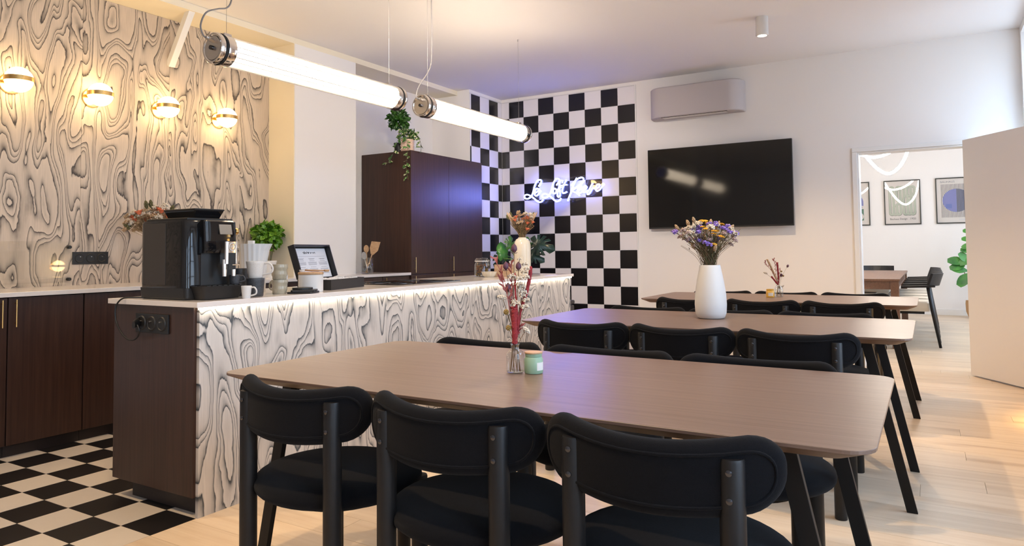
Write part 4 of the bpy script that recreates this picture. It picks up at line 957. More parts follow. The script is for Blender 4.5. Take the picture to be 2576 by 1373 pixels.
# ------------------------------------------------------------------ far end of the island
t = thing('biscuit_jar', 'clip top glass jar of brown biscuits on the far half of the island', 'jar', (-3.01, 4.63, ZT))
G().lathe([(0, .001), (.056, .001), (.060, .006), (.060, .095), (.050, .112), (.050, .120)], 32).obj('glass_body', 'glass', t, smooth=True)
G().lathe([(.056, .124), (.056, .132), (.046, .146), (0, .150)], 32).obj('glass_lid', 'glass', t, smooth=True)
G().lathe([(.050, .118), (.056, .119), (.056, .124), (.050, .125), (.050, .118)], 32).obj('seal', 'label', t, smooth=True)
G().tube([(.054, -.02, .132), (.066, -.014, .120), (.067, -.012, .09), (.067, .012, .09), (.066, .014, .120), (.054, .02, .132)], .0016, 6).obj('wire_clip', 'steel', t)
rt = random.Random(9)
for k in range(46):
    a, r = rt.uniform(0, 2 * PI), .046 * math.sqrt(rt.random())
    b = G().blob((0, 0, 0), rt.uniform(.009, .014), .6).obj('biscuit', 'cereal' if k % 4 else 'fl_ochre', t, smooth='all'); b.location = (r * math.cos(a), r * math.sin(a), .010 + .0018 * k); b.rotation_euler = (rt.uniform(0, 3), rt.uniform(0, 3), 0)
t = thing('scalloped_bowl', 'small cream scalloped bowl in front of the biscuit jar', 'bowl', (-2.915, 4.585, ZT))
wob = lambda a, z: 1 + .05 * math.cos(a * 14) * min(1, z / .03)
G().lathe([(0, 0), (.036, 0), (.047, .010), (.058, .042), (.055, .042), (.044, .012), (0, .006)], 84, wob=wob).obj('bowl_body', 'gloss_cream', t, smooth=True)
for k in range(9):
    a = k * 2.4; G().blob((.022 * math.cos(a) * (k % 3) / 1.2, .022 * math.sin(a) * (k % 3) / 1.2, .034), .010, .6).obj('sweet', 'fl_white' if k % 2 else 'posterpaper', t, smooth='all')
t = thing('wooden_box', 'plain wooden box leaning open between the bowl and the cream vase', 'box', (-2.85, 4.70, ZT), .55)
G().box(-.075, .075, -.05, -.044, 0, .094).box(-.075, .075, .044, .05, 0, .094).box(-.075, -.069, -.044, .044, 0, .094).box(.069, .075, -.044, .044, 0, .094).box(-.069, .069, -.044, .044, 0, .006).obj('box_walls', 'lightwood', t)
v_ = thing('bottle_vase', 'tall cream glazed bottle vase with dried coral flowers', 'vase', (-2.865, 5.02, ZT))
G().lathe([(0, 0), (.064, 0), (.068, .004), (.0695, .10), (.0695, .24), (.064, .272), (.050, .294), (.034, .303), (.034, .309), (.028, .309), (.028, .296), (.0, .28)], 40).obj('vase_body', 'gloss_cream', v_, smooth=True)
F2 = Vector((.516, -.856, 0))   # towards the camera
arch = smoothpath([(-.022, 0, .075), (-.022, 0, .14), (-.012, 0, .158), (.006, 0, .160), (.016, 0, .148), (.018, 0, .09)], 4)
def onvase(p):
    a = math.atan2(-.856, .516) + p[0] / .0695
    return (.0697 * math.cos(a), .0697 * math.sin(a), p[2])
G().tube([onvase((p.x - .01, 0, p.z)) for p in arch], .0016, 6).obj('relief_arch', 'gloss_cream', v_)

# ------------------------------------------------------------------ dried flowers
RV = Vector((.856, .516, 0)); FV = Vector((-.516, .856, 0))
HEADS = {}
def head_mesh(kind, mat, rr):
    key = (kind, mat)
    if key in HEADS: return HEADS[key]
    g = G(); q = random.Random(len(HEADS) + 20)
    if kind == 'cluster':
        for k in range(30):
            a, e = q.uniform(0, 2 * PI), q.uniform(-.5, 1.2); w = q.uniform(.35, .9)
            g.blob((w * math.cos(a) * math.cos(e), w * math.sin(a) * math.cos(e), .65 * w * math.sin(e)), q.uniform(.18, .30), .8)
    elif kind == 'dome':
        for k in range(20):
            a, r = k * 2.4, .9 * math.sqrt(k / 20)
            g.blob((r * math.cos(a), r * math.sin(a), .35 * (1 - r * r)), .26, .8)
    elif kind == 'pod':
        g.lathe([(0.001, -1.1), (.35, -1.0), (.75, -.5), (.82, 0), (.65, .6), (.3, 1.0), (.12, 1.25), (.001, 1.25)], 18, wob=lambda a, z: 1 + .10 * math.cos(6 * a))
        for k in range(8): g.tube([(0, 0, -1.0), (.5 * math.cos(k), .5 * math.sin(k), -1.35), (.9 * math.cos(k), .9 * math.sin(k), -1.0)], .04, 4)
    elif kind == 'ball':
        for k in range(26):
            z = 1 - 2 * (k + .5) / 26; r = math.sqrt(1 - z * z); a = k * 2.4
            g.blob((.75 * r * math.cos(a), .75 * r * math.sin(a), .75 * z), .30)
    elif kind == 'petal':
        for k in range(7):
            a = k * 2 * PI / 7; g.leaf((0, 0, -.4), (math.cos(a) * .6, math.sin(a) * .6, .9), (0, 0, 1), 1.5, 1.0, .2, 3, .3)
        g.blob((0, 0, .1), .5)
    elif kind == 'puff':
        for k in range(24):
            u = k / 23; a = k * 2.4; w = .42 * math.sin(PI * (.12 + .8 * u))
            g.blob((w * math.cos(a), w * math.sin(a), -1 + 2 * u), .26, 1.3)
    me = g.mesh('flower_head'); me.materials.append(M[mat]); me.polygons.foreach_set('use_smooth', [True] * len(me.polygons))
    HEADS[key] = me; return me
def head(par, p, kind, mat, r, d=(0, 0, 1)):
    o = bpy.data.objects.new('flower_head', head_mesh(kind, mat, r)); COL.objects.link(o); o.parent = par; o.location = p
    o.scale = (r, r, r); o.rotation_euler = Vector(d).to_track_quat('Z', 'Y').to_euler()
    return o
def plume(par, path, r0, r1, mat, bumps=9):
    P = smoothpath(path, 5); n = len(P); R = [(r0 + (r1 - r0) * i / (n - 1)) * (1 + .12 * math.sin(i * 2.3)) for i in range(n)]
    R[0] *= .5; R[-1] *= .35
    g = G().tube(P, R, 10)
    q = random.Random(n + int(r0 * 1e5))
    for i in range(1, n - 1):
        for k in range(9):
            a = q.uniform(0, 2 * PI); d = Vector((math.cos(a), math.sin(a), q.uniform(-.3, .6)))
            g.blob(P[i] + d * R[i] * .85, R[i] * .26, 1.2)
    return g.obj('plume', mat, par, smooth='all')
def spray(par, path, mat, n=9, L=.02, r=.0012):
    P = smoothpath(path, 5); g = G().tube(P, r, 5); q = random.Random(len(P) * 7 + n)
    m = len(P)
    for k in range(n):
        i = int(m * .35 + (m * .65 - 1) * k / n); d = (P[min(i + 1, m - 1)] - P[i - 1]).normalized()
        s = Vector((q.uniform(-1, 1), q.uniform(-1, 1), q.uniform(-.2, .6))).normalized(); e = (d * 1.1 + s * .9).normalized()
        g.leaf(P[i], e, s.cross(e), L * q.uniform(.7, 1.2), L * .32, .1, 3)
    return g.obj('spray', mat, par)
def stems(par, ends, mouth, r, mat, spread=.02, seed=1):
    g = G(); q = random.Random(seed)
    for e in ends:
        e = Vector(e); a = q.uniform(0, 2 * PI); b = Vector((mouth * math.cos(a) * q.random(), mouth * math.sin(a) * q.random(), -.02))
        m = b.lerp(e, .5) + Vector((0, 0, .12 * (e - b).length * .3)) + Vector((e.x, e.y, 0)) * -.12
        g.tube(smoothpath([b, m, e], 3), r, 4, caps=False)
    return stuff(g.obj('stems', mat, par))
def W3(dx, dz, dy=0.0): return RV * dx + FV * dy + Vector((0, 0, dz))

# big white vase and its bouquet
vz = thing('white_vase', 'large matt white vase on the middle dining table', 'vase', (-1.009, 3.794, TZ))
G().lathe([(0, 0), (.060, 0), (.072, .006), (.080, .030), (.083, .075), (.080, .13), (.070, .20), (.059, .255), (.054, .281), (.053, .284), (.049, .283), (.052, .26), (.066, .19), (.074, .08), (.06, .02), (0, .01)], 48).obj('vase_body', 'white_ceramic', vz, smooth='all')
bq = thing('dried_bouquet', 'dried bouquet of purple, cream and yellow flowers in the white vase', 'bouquet', (-1.009, 3.794, TZ + .284))
rb = random.Random(11); K = .00045; ends = []
spec = [('cluster', 'fl_purple', .0145, [(180, 250), (205, 235), (460, 215), (430, 250), (480, 190), (500, 375), (550, 400), (480, 350), (385, 340), (610, 150), (640, 170), (680, 140), (760, 220), (790, 255), (750, 205), (825, 185), (920, 270), (900, 285), (740, 320), (515, 310), (450, 350)]),
        ('cluster', 'fl_white', .0155, [(440, 150), (470, 140), (350, 200), (380, 185), (330, 260), (400, 265), (370, 250), (570, 190), (590, 205), (680, 170), (850, 180), (870, 240), (840, 210), (860, 265), (300, 290)]),
        ('dome', 'fl_yellow', .0125, [(520, 125), (500, 190), (510, 215), (665, 200), (690, 235), (650, 245), (640, 275), (690, 300), (700, 310), (595, 355), (610, 398), (788, 155), (540, 115)]),
        ('cluster', 'fl_mauve', .0135, [(260, 230), (250, 300), (330, 330), (300, 260), (480, 300), (560, 270), (730, 165), (720, 270), (870, 310), (810, 400), (600, 300), (420, 400), (650, 380), (780, 340), (560, 340), (840, 350)]),
        ('puff', 'fl_tan', .011, [(375, 110), (360, 140), (225, 190), (640, 135), (540, 230), (700, 340), (690, 390), (560, 310), (880, 195), (400, 410), (620, 440), (760, 420)])]
for kind, mat, r, lst in spec:
    for cx, cy in lst:
        e = W3((cx - 590) * K, (640 - cy) * K, rb.uniform(-.07, .07)); ends.append(e)
        head(bq, e, kind, mat, 1.3 * r * rb.uniform(.85, 1.2), e.normalized() + Vector((0, 0, .4)))
    # the far side of the bouquet
    for cx, cy in lst[::2]:
        e = W3(-(cx - 590) * K * .9, (640 - cy) * K * .96, rb.uniform(.05, .13)); ends.append(e)
        head(bq, e, kind, mat, r, e.normalized() + Vector((0, 0, .4)))
stems(bq, ends, .040, .0011, 'stem_green', seed=2)
more = [W3(rb.uniform(-.16, .15), rb.uniform(.10, .20), rb.uniform(-.08, .09)) for _ in range(90)]
stems(bq, more, .042, .0010, 'stem_brown', seed=3)
g = G()
for _ in range(150):
    e = rb.choice(more + ends); u = rb.uniform(.35, .95); p = e * u + Vector((0, 0, .01)); d = Vector((rb.uniform(-1, 1), rb.uniform(-1, 1), rb.uniform(.2, 1)))
    g.leaf(p, d, (0, 0, 1), rb.uniform(.012, .028), .005, .2, 2)
stuff(g.obj('filler_leaves', 'stem_green', bq))

# small bottle with red dried stems, front table
bt = thing('bottle_posy_vase', 'small clear glass bottle on the nearest table beside the green candle', 'vase', (-1.088, 1.855, TZ))
G().lathe([(0, .001), (.022, .001), (.0268, .006), (.0275, .052), (.024, .064), (.013, .072), (.0125, .086), (.0150, .088)], 32).obj('glass_bottle', 'glass', bt, smooth='all')
G().lathe([(0, .0015), (.021, .0015), (.0255, .006), (.0262, .0065), (0, .0065)], 32).obj('glass_foot', 'glass', bt, smooth='all')
po = thing('red_posy', 'dried posy of red plumes and plum pods in the glass bottle', 'dried flowers', (-1.088, 1.855, TZ + .088))
K = .000300
def T1(cx, cy, dy=0): return W3((cx - 290) * K, (1030 - cy) * K * 1.1, dy)
plume(po, [T1(288, 1040), T1(290, 900, -.004), T1(288, 760, -.005), T1(290, 690, -.005)], .0085, .0100, 'fl_red')
plume(po, [T1(310, 960, .004), T1(345, 740, .006), T1(400, 600, .008), T1(445, 440, .01), T1(462, 318, .01)], .0055, .0058, 'fl_red')
plume(po, [T1(318, 900, -.006), T1(322, 800, -.008), T1(300, 560, -.0), T1(300, 380)], .003, .003, 'fl_red')
for a, n in (([(285, 1000), (235, 700), (190, 450), (130, 320), (80, 235)], 16), ([(290, 1000), (280, 700), (262, 420), (262, 262)], 14), ([(285, 1000), (225, 620), (175, 480), (140, 420)], 12), ([(300, 1000), (330, 900), (345, 860)], 7), ([(280, 1000), (262, 800), (262, 600), (240, 500)], 12)):
    spray(po, [T1(x, y, rb.uniform(-.01, .01)) for x, y in a], 'fl_pink', n, .020, .0012)
for cx, cy, r in ((292, 150, .0120), (205, 312, .0110), (334, 316, .0112), (226, 510, .0118)):
    head(po, T1(cx, cy, rb.uniform(-.012, .012)), 'pod', 'fl_plum', r)
for cx, cy, r in ((405, 300, .009), (400, 375, .009), (415, 420, .009), (365, 510, .011), (345, 480, .010), (380, 560, .011), (412, 630, .010), (395, 690, .011), (310, 665, .012), (345, 250, .006), (268, 410, .011), (340, 430, .010), (420, 340, .008), (375, 590, .009), (290, 640, .009)):
    head(po, T1(cx, cy, rb.uniform(-.012, .012)), 'cluster', 'fl_white', r * 1.3)
for cx, cy in ((205, 735), (226, 880)): head(po, T1(cx, cy, -.008), 'ball', 'fl_ochre', .0088)
head(po, T1(165, 602), 'puff', 'fl_white', .0125, RV * -1 + Vector((0, 0, .2)))
head(po, T1(405, 905), 'puff', 'fl_white', .0125, RV * -.6 + Vector((0, 0, .6)))
stems(po, [T1(x, y) for x, y in ((292, 180), (205, 340), (334, 340), (226, 540), (405, 430), (380, 560), (410, 640), (205, 735), (226, 880), (165, 602), (405, 905), (345, 250), (268, 410), (310, 660))], .008, .0009, 'stem_brown', seed=5)
g = G()
for k in range(9):
    a = k * 2.4; g.tube([(.010 * math.cos(a) * .8, .010 * math.sin(a) * .8, -.004), (.016 * math.cos(a + .8), .016 * math.sin(a + .8), -.082)], .0013, 5)
stuff(g.obj('stem_ends', 'stem_brown', po))
# candles
def candle(name, label, loc, r, h, wax, lid, rz):
    t = thing(name, label, 'candle', loc, rz)
    G().lathe([(0, .001), (r * .94, .001), (r, .005), (r, h * .70), (r * .86, h * .80), (r * .90, h * .84), (r * .90, h * .97), (r * .84, h * .97), (r * .80, h * .80), (r * .92, h * .68), (r * .92, .006), (0, .004)], 36).obj('glass_jar', wax, t, smooth=True)
    if lid: G().lathe([(0, h * .97), (r * .95, h * .97), (r * .97, h), (r * .95, h * 1.04), (0, h * 1.05)], 36).obj('lid', 'lightwood', t, smooth=True)
    a0 = -.62; pts = [(r * 1.006 * math.cos(a0 + k * .13), r * 1.006 * math.sin(a0 + k * .13)) for k in range(10)]
    g = G(); n_ = len(pts)
    g.add([(x, y, h * .18) for x, y in pts] + [(x, y, h * .56) for x, y in pts], [(k, k + 1, n_ + k + 1, n_ + k) for k in range(n_ - 1)])
    lb = g.obj('paper_label', 'label', t); md = lb.modifiers.new('thick', 'SOLIDIFY'); md.thickness = .0004
    return t
candle('candle_jar', 'sage green candle jar with a wooden lid on the nearest table', (-1.038, 1.880, TZ), .0285, .062, 'wax_green', True, math.atan2(-.856, .516) + .95)
candle('candle_jar.001', 'yellow candle jar without lid on the farthest table', (-1.036, 5.575, TZ), .030, .064, 'wax_yellow', False, math.atan2(-.856, .516) - .2)
# far table posy
bt = thing('bottle_posy_vase.001', 'short clear glass jar on the farthest table beside the yellow candle', 'vase', (-.985, 5.640, TZ))
G().lathe([(0, .001), (.027, .001), (.031, .006), (.031, .055), (.026, .075), (.020, .080), (.021, .086)], 32).obj('glass_bottle', 'glass', bt, smooth='all')
po = thing('red_posy.001', 'dried posy of red and tan plumes in the jar on the farthest table', 'dried flowers', (-.985, 5.640, TZ + .086))
K = .000290
def T3(cx, cy, dy=0): return W3((cx - 965) * K, (860 - cy) * K, dy)
plume(po, [T3(955, 840), T3(870, 740, -.005), T3(765, 610, -.008)], .0060, .0062, 'fl_red')
plume(po, [T3(965, 800), T3(965, 600, .003), T3(955, 400, .003), T3(942, 250, .003)], .005, .0078, 'fl_red')
plume(po, [T3(962, 800, .003), T3(860, 560, .006), T3(770, 340, .008), T3(690, 165, .01)], .0065, .0075, 'fl_tan')
for a, n in (([(960, 840), (890, 600), (700, 370), (600, 205)], 14), ([(965, 840), (900, 500), (870, 260), (850, 165)], 14), ([(970, 840), (1000, 600), (1020, 390)], 10)):
    spray(po, [T3(x, y, rb.uniform(-.01, .01)) for x, y in a], 'fl_pink', n, .020, .0012)
for cx, cy, k, m, r in ((1215, 350, 'pod', 'fl_plum', .010), (1040, 590, 'pod', 'fl_plum', .011), (1045, 490, 'ball', 'fl_ochre', .007), (1088, 605, 'ball', 'fl_ochre', .008), (625, 525, 'puff', 'fl_white', .014), (1075, 875, 'puff', 'fl_white', .010), (935, 720, 'cluster', 'fl_white', .009)):
    head(po, T3(cx, cy), k, m, r, RV * (-1 if cx < 900 else .5) + Vector((0, 0, .4 if k == 'puff' else 1.5)))
stems(po, [T3(x, y) for x, y in ((1215, 350), (1040, 590), (1045, 490), (625, 525), (1075, 875), (935, 720))], .008, .0008, 'stem_brown', seed=8)
g = G()
for k in range(7):
    a = k * 2.4; g.tube([(.008 * math.cos(a), .008 * math.sin(a), -.004), (.018 * math.cos(a + .8), .018 * math.sin(a + .8), -.08)], .0014, 5)
stuff(g.obj('stem_ends', 'stem_brown', po))
# coral bouquets: in the cream vase and behind the coffee machine
def coral(name, label, loc, K, lst, n_stem, spread, seed):
    t = thing(name, label, 'bouquet', loc); q = random.Random(seed); ends = []
    for kind, mat, r, pts in lst:
        for cx, cy in pts:
            e = W3((cx - 1050) * K, (520 - cy) * K, q.uniform(-.05, .05)); ends.append(e); head(t, e, kind, mat, r * 1.3, e.normalized() + Vector((0, 0, .3)))
    for s in (-1, 1, -.86, .86, .7):
        e = [W3(s * .02, .03), W3(s * spread * .6, .12), W3(s * spread, .215 - .03 * (1 - abs(s)))]
        P = smoothpath(e, 4); g = G().tube(P, [.0012] * 5 + [.006] * (len(P) - 6) + [.002], 8); g.obj('plume', 'fl_tan', t, smooth='all')
    stems(t, ends, .025, .0011, 'stem_tan', seed=seed)
    ex = [W3(q.uniform(-spread, spread) * .8, q.uniform(.08, .19), q.uniform(-.06, .06)) for _ in range(n_stem)]
    stems(t, ex, .026, .0011, 'stem_brown', seed=seed + 1); stems(t, ex[::3], .026, .0012, 'stem_green', seed=seed + 2)
    g = G()
    for _ in range(650):
        e = q.choice(ex); p = e * q.uniform(.35, 1.0); g.leaf(p, (q.uniform(-1, 1), q.uniform(-1, 1), q.uniform(.1, 1)), (0, 0, 1), q.uniform(.012, .03), .006, .2, 2)
    stuff(g.obj('filler_leaves', 'stem_tan', t))
    return t
cl = [('petal', 'fl_coral', .015, [(930, 215), (950, 155), (1060, 190), (1110, 180), (1150, 180), (1140, 265), (1230, 250), (1165, 370), (1130, 370), (1135, 150), (1145, 290)]),
      ('cluster', 'fl_tan', .016, [(990, 65), (985, 95), (1080, 110), (1015, 125), (1100, 95), (1040, 240), (980, 260), (1080, 300), (1020, 330), (900, 180), (1190, 200)]),
      ('cluster', 'fl_white', .015, [(1200, 100), (1220, 125), (1205, 150), (1120, 85)]), ('puff', 'stem_green', .014, [(855, 100), (800, 150), (1250, 105)])]
coral('coral_bouquet', 'dried coral and tan bouquet standing in the tall cream vase', (-2.865, 5.02, ZT + .303), .00047, cl, 170, .125, 31)
b2 = thing('dark_vase', 'dark vase on the back worktop behind the coffee machine', 'vase', (-4.60, 2.90, .8975))
G().lathe([(0, 0), (.05, 0), (.055, .005), (.06, .15), (.045, .27), (.035, .30), (.03, .30), (.04, .26), (0, .25)], 28).obj('vase_body', 'plastic', b2, smooth=True)
c2 = [('cluster', 'fl_tan', .022, [(x_, y_) for x_ in range(780, 1300, 62) for y_ in (250, 320, 390)]), ('petal', 'fl_coral', .024, [(820, 260), (1280, 230), (1100, 180), (930, 215), (950, 300), (1000, 330), (1060, 250), (1180, 200), (1230, 250), (860, 290), (1130, 320)]),
      ('cluster', 'fl_white', .024, [(860, 210), (960, 150), (1290, 190), (1200, 130), (1220, 165), (1120, 200), (900, 240), (1000, 190), (1080, 150), (820, 330), (1160, 260)]), ('cluster', 'fl_tan', .018, [(990, 190), (1060, 180), (1110, 300), (940, 260), (870, 350)]),
      ('puff', 'stem_green', .018, [(855, 230), (760, 330), (1250, 165), (1040, 110), (790, 360), (1010, 120)])]
coral('coral_bouquet.001', 'dried coral and cream bouquet behind the coffee machine on the back worktop', (-4.60, 2.90, .8975 + .295), .00062, c2, 110, .14, 41)

# ------------------------------------------------------------------ living plants
def foliage(par, name, mat, c, r, n, L, Wd, seed, squash=1.0, inner=.55):
    q = random.Random(seed); g = G(); c = Vector(c)
    for _ in range(n):
        d = Vector((q.gauss(0, 1), q.gauss(0, 1), q.gauss(0, 1) + .25)).normalized(); k = r * q.uniform(inner, .92)
        p = c + Vector((d.x * k, d.y * k, d.z * k * squash))
        e = (d + Vector((q.uniform(-.5, .5), q.uniform(-.5, .5), q.uniform(-.5, .3)))).normalized()
        g.leaf(p, e, d, L * q.uniform(.7, 1.2), Wd * q.uniform(.8, 1.2), .35, 3, .2)
    return stuff(g.obj(name, mat, par))
t = thing('potted_herb', 'bushy green herb in a pale pot by the end of the plywood wall', 'plant', (-4.74, 4.01, .8975))
G().lathe([(0, 0), (.055, 0), (.068, .12), (.072, .122), (.072, .138), (.064, .138), (.06, .12), (0, .115)], 28).obj('pot', 'white_ceramic', t, smooth=True)
G().cyl((0, 0, .11), (0, 0, .118), .058, 20).obj('soil', 'soil', t)
foliage(t, 'foliage', 'leaf_herb', (0, 0, .345), .120, 420, .055, .036, 3, .85, .3)
g = G()
for k in range(12): a = k * 2.4; g.tube([(.02 * math.cos(a), .02 * math.sin(a), .115), (.06 * math.cos(a), .06 * math.sin(a), .33)], .002, 5)
stuff(g.obj('herb_stems', 'stem_green', t))
t = thing('topiary_tree', 'little ball shaped tree in a black pot on the tall cupboard', 'plant', (-4.53, 5.46, 2.088))
G().lathe([(0, 0), (.040, 0), (.052, .10), (.048, .10), (.045, .09), (0, .088)], 24).obj('pot', 'black_pot', t, smooth=True)
G().tube([(0, 0, .085), (.003, 0, .2), (0, 0, .30)], .005, 8).obj('trunk', 'stem_brown', t)
foliage(t, 'crown', 'leaf_dark', (0, 0, .335), .105, 420, .05, .03, 4, .95, .35)
t = thing('trailing_plant', 'variegated trailing plant in a blush pot at the cupboard corner', 'plant', (-4.405, 5.44, 2.0885))
G().lathe([(0, 0), (.060, 0), (.066, .004), (.068, .118), (.062, .122), (.058, .118), (.056, .10), (0, .10)], 32, wob=lambda a, z: 1 + .018 * math.cos(9 * a)).obj('pot', 'terracotta', t, smooth=True)
for k in range(10):
    for j in range(3):
        a = k * 2 * PI / 10 + j * .3; G().blob((.069 * math.cos(a), .069 * math.sin(a), .025 + j * .035), .0055).obj('pot_stud', 'white_ceramic', t, smooth='all')
foliage(t, 'foliage', 'leaf_vine', (0, 0, .165), .085, 110, .055, .026, 6, .6, .3)
def vine(path, seed, n):
    P = smoothpath([Vector(p) - Vector(t.location) for p in path], 8); v = G().tube(P, .0018, 5).obj('vine', 'stem_green', t); q = random.Random(seed); m = len(P)
    for k in range(n):
        i = int((m - 2) * (k + .5) / n); a = q.uniform(0, 2 * PI)
        e = Vector((math.cos(a), -abs(math.sin(a)) if path[-1][1] < 5.4 else math.sin(a), q.uniform(-1.0, .2)))
        G().leaf(P[i], e, (0, -1, .3), q.uniform(.045, .065), q.uniform(.022, .032), .25, 4, .2).obj('leaf', 'leaf_vine', v)
vine([(-4.43, 5.42, 2.23), (-4.46, 5.36, 2.20), (-4.49, 5.335, 2.09), (-4.52, 5.33, 2.02), (-4.56, 5.33, 1.985), (-4.60, 5.33, 1.97)], 1, 13)
vine([(-4.38, 5.40, 2.23), (-4.335, 5.345, 2.20), (-4.315, 5.33, 2.08), (-4.325, 5.33, 1.98), (-4.33, 5.33, 1.90), (-4.31, 5.33, 1.80)], 2, 17)
vine([(-4.37, 5.45, 2.23), (-4.30, 5.46, 2.24), (-4.275, 5.47, 2.20), (-4.27, 5.485, 2.14), (-4.275, 5.485, 2.07)], 3, 9)
# monstera behind the cream vase
t = thing('monstera_plant', 'dark split leaf plant in a pot at the far end of the island', 'plant', (-3.08, 5.30, ZT))
G().lathe([(0, 0), (.055, 0), (.07, .11), (.066, .112), (.062, .10), (0, .095)], 28).obj('pot', 'white_ceramic', t, smooth=True)
def monstera(center, nrm, tip, size, notches, mat):
    n_ = Vector(nrm).normalized(); u = Vector(tip); u = (u - n_ * u.dot(n_)).normalized(); v = n_.cross(u); c = Vector(center)
    vs = [c]; N_ = 84
    for k in range(N_):
        a = 2 * PI * k / N_ - PI            # 0 = tip direction
        r = (.74 + .30 * math.exp(-abs(a) * 2.2) + .10 * math.cos(a)) * (1 - .55 * max(0, (abs(a) - 2.75) / .4)) * (1 if notches else (.62 + .38 * abs(math.cos(a))))
        if notches and .35 < abs(a) < 2.5:
            w = math.cos(abs(a) * 2 * PI / .52)
            if w > .55: r *= .50
        x, y = r * math.cos(a) * size, r * math.sin(a) * size * .92
        z = -.22 * (x * x + y * y) / size + .02 * math.cos(a * 6) * size
        vs.append(c + u * x + v * y + n_ * z)
    o = G().add(vs, [(0, 1 + k, 1 + (k + 1) % N_) for k in range(N_)]).obj('leaf', mat, t, smooth='all')
    md = o.modifiers.new('thick', 'SOLIDIFY'); md.thickness = .0015
    base = c - u * size * .35
    G().tube(smoothpath([(0, 0, .10), tuple((base * .5) + Vector((0, 0, .06))), tuple(base)], 5), .004, 6).obj('leaf_stalk', 'leaf_dark', t)
monstera((.175, .06, .258), (.35, -.85, .35), (.75, .42, -.35), .138, True, 'leaf_monstera')
monstera((.14, .05, .165), (.4, -.8, .5), (.8, .3, -.6), .10, True, 'leaf_monstera')
monstera((-.13, -.02, .17), (.75, -.5, .2), (-.1, .1, .9), .105, False, 'leaf_bright')
monstera((-.19, .05, .14), (.3, -.8, .1), (-.5, .0, -.7), .10, True, 'leaf_monstera')
monstera((-.10, .06, .25), (.8, -.4, .2), (.3, .1, .8), .085, True, 'leaf_dark')
monstera((.02, .08, .24), (.3, -.8, .3), (.2, .2, .8), .09, True, 'leaf_dark')

# utensils in a glass jar
t = thing('utensil_jar', 'clear glass jar of kitchen utensils on the worktop by the tall cupboard', 'jar', (-4.475, 4.93, .8977))
G().lathe([(0, .001), (.052, .001), (.056, .006), (.056, .150)], 32).obj('glass_jar', 'glass', t, smooth='all')
def utensil(name, label, mat, lean, length, bowl):
    o = thing(name, label, 'utensil', (-4.475, 4.93, .8977 + .008), 0, 'utensils in the glass jar')
    L = Vector(lean); b = -L * .04; b.z = 0; tip = b + Vector((L.x, L.y, 1)).normalized() * length
    G().tube([b, tip], .0055, 8).obj('handle', mat, o, smooth='all')
    d = (tip - b).normalized(); nrm = FV * -1; s_ = d.cross(nrm).normalized(); nn = s_.cross(d)
    pts = [(-.012, -.02), (-.040, .03), (-.044, .095), (.036, .115), (.040, .03), (.012, -.02)] if bowl == 'flat' else [(.024 * math.cos(k * PI / 8), .035 + .036 * math.sin(k * PI / 8)) for k in range(16)]
    f = [tip + s_ * x + d * y + nn * .003 for x, y in pts]; k_ = [tip + s_ * x + d * y - nn * .003 for x, y in pts]; n_ = len(pts)
    G().add(f + k_, [tuple(range(n_)), tuple(range(2 * n_ - 1, n_ - 1, -1))] + [(i, n_ + i, n_ + (i + 1) % n_, (i + 1) % n_) for i in range(n_)]).obj('blade', mat, o)
utensil('wooden_spatula', 'flat wooden spatula leaning right out of the utensil jar', 'lightwood', (.30, .18, 1), .20, 'flat')
utensil('wooden_spoon', 'round wooden spoon upright in the utensil jar', 'lightwood', (-.10, .05, 1), .19, 'round')
utensil('steel_spoon', 'steel serving spoon low in the utensil jar', 'steel', (-.22, -.1, 1), .13, 'round')

# low dark seat behind the island end
t = thing('felt_stool', 'low dark grey felt stool behind the far island end', 'stool', (-3.07, 5.70, 0))
G().box(-.26, .26, -.19, .19, 0.04, .60).obj('seat_block', 'greybox', t, bevel=.02)
G().box(-.24, .24, -.17, .17, 0.0, .04).obj('base', 'plastic', t)
G().box(-.262, .262, -.192, .192, .605, .640).obj('cushion', 'greybox', t, bevel=.012)

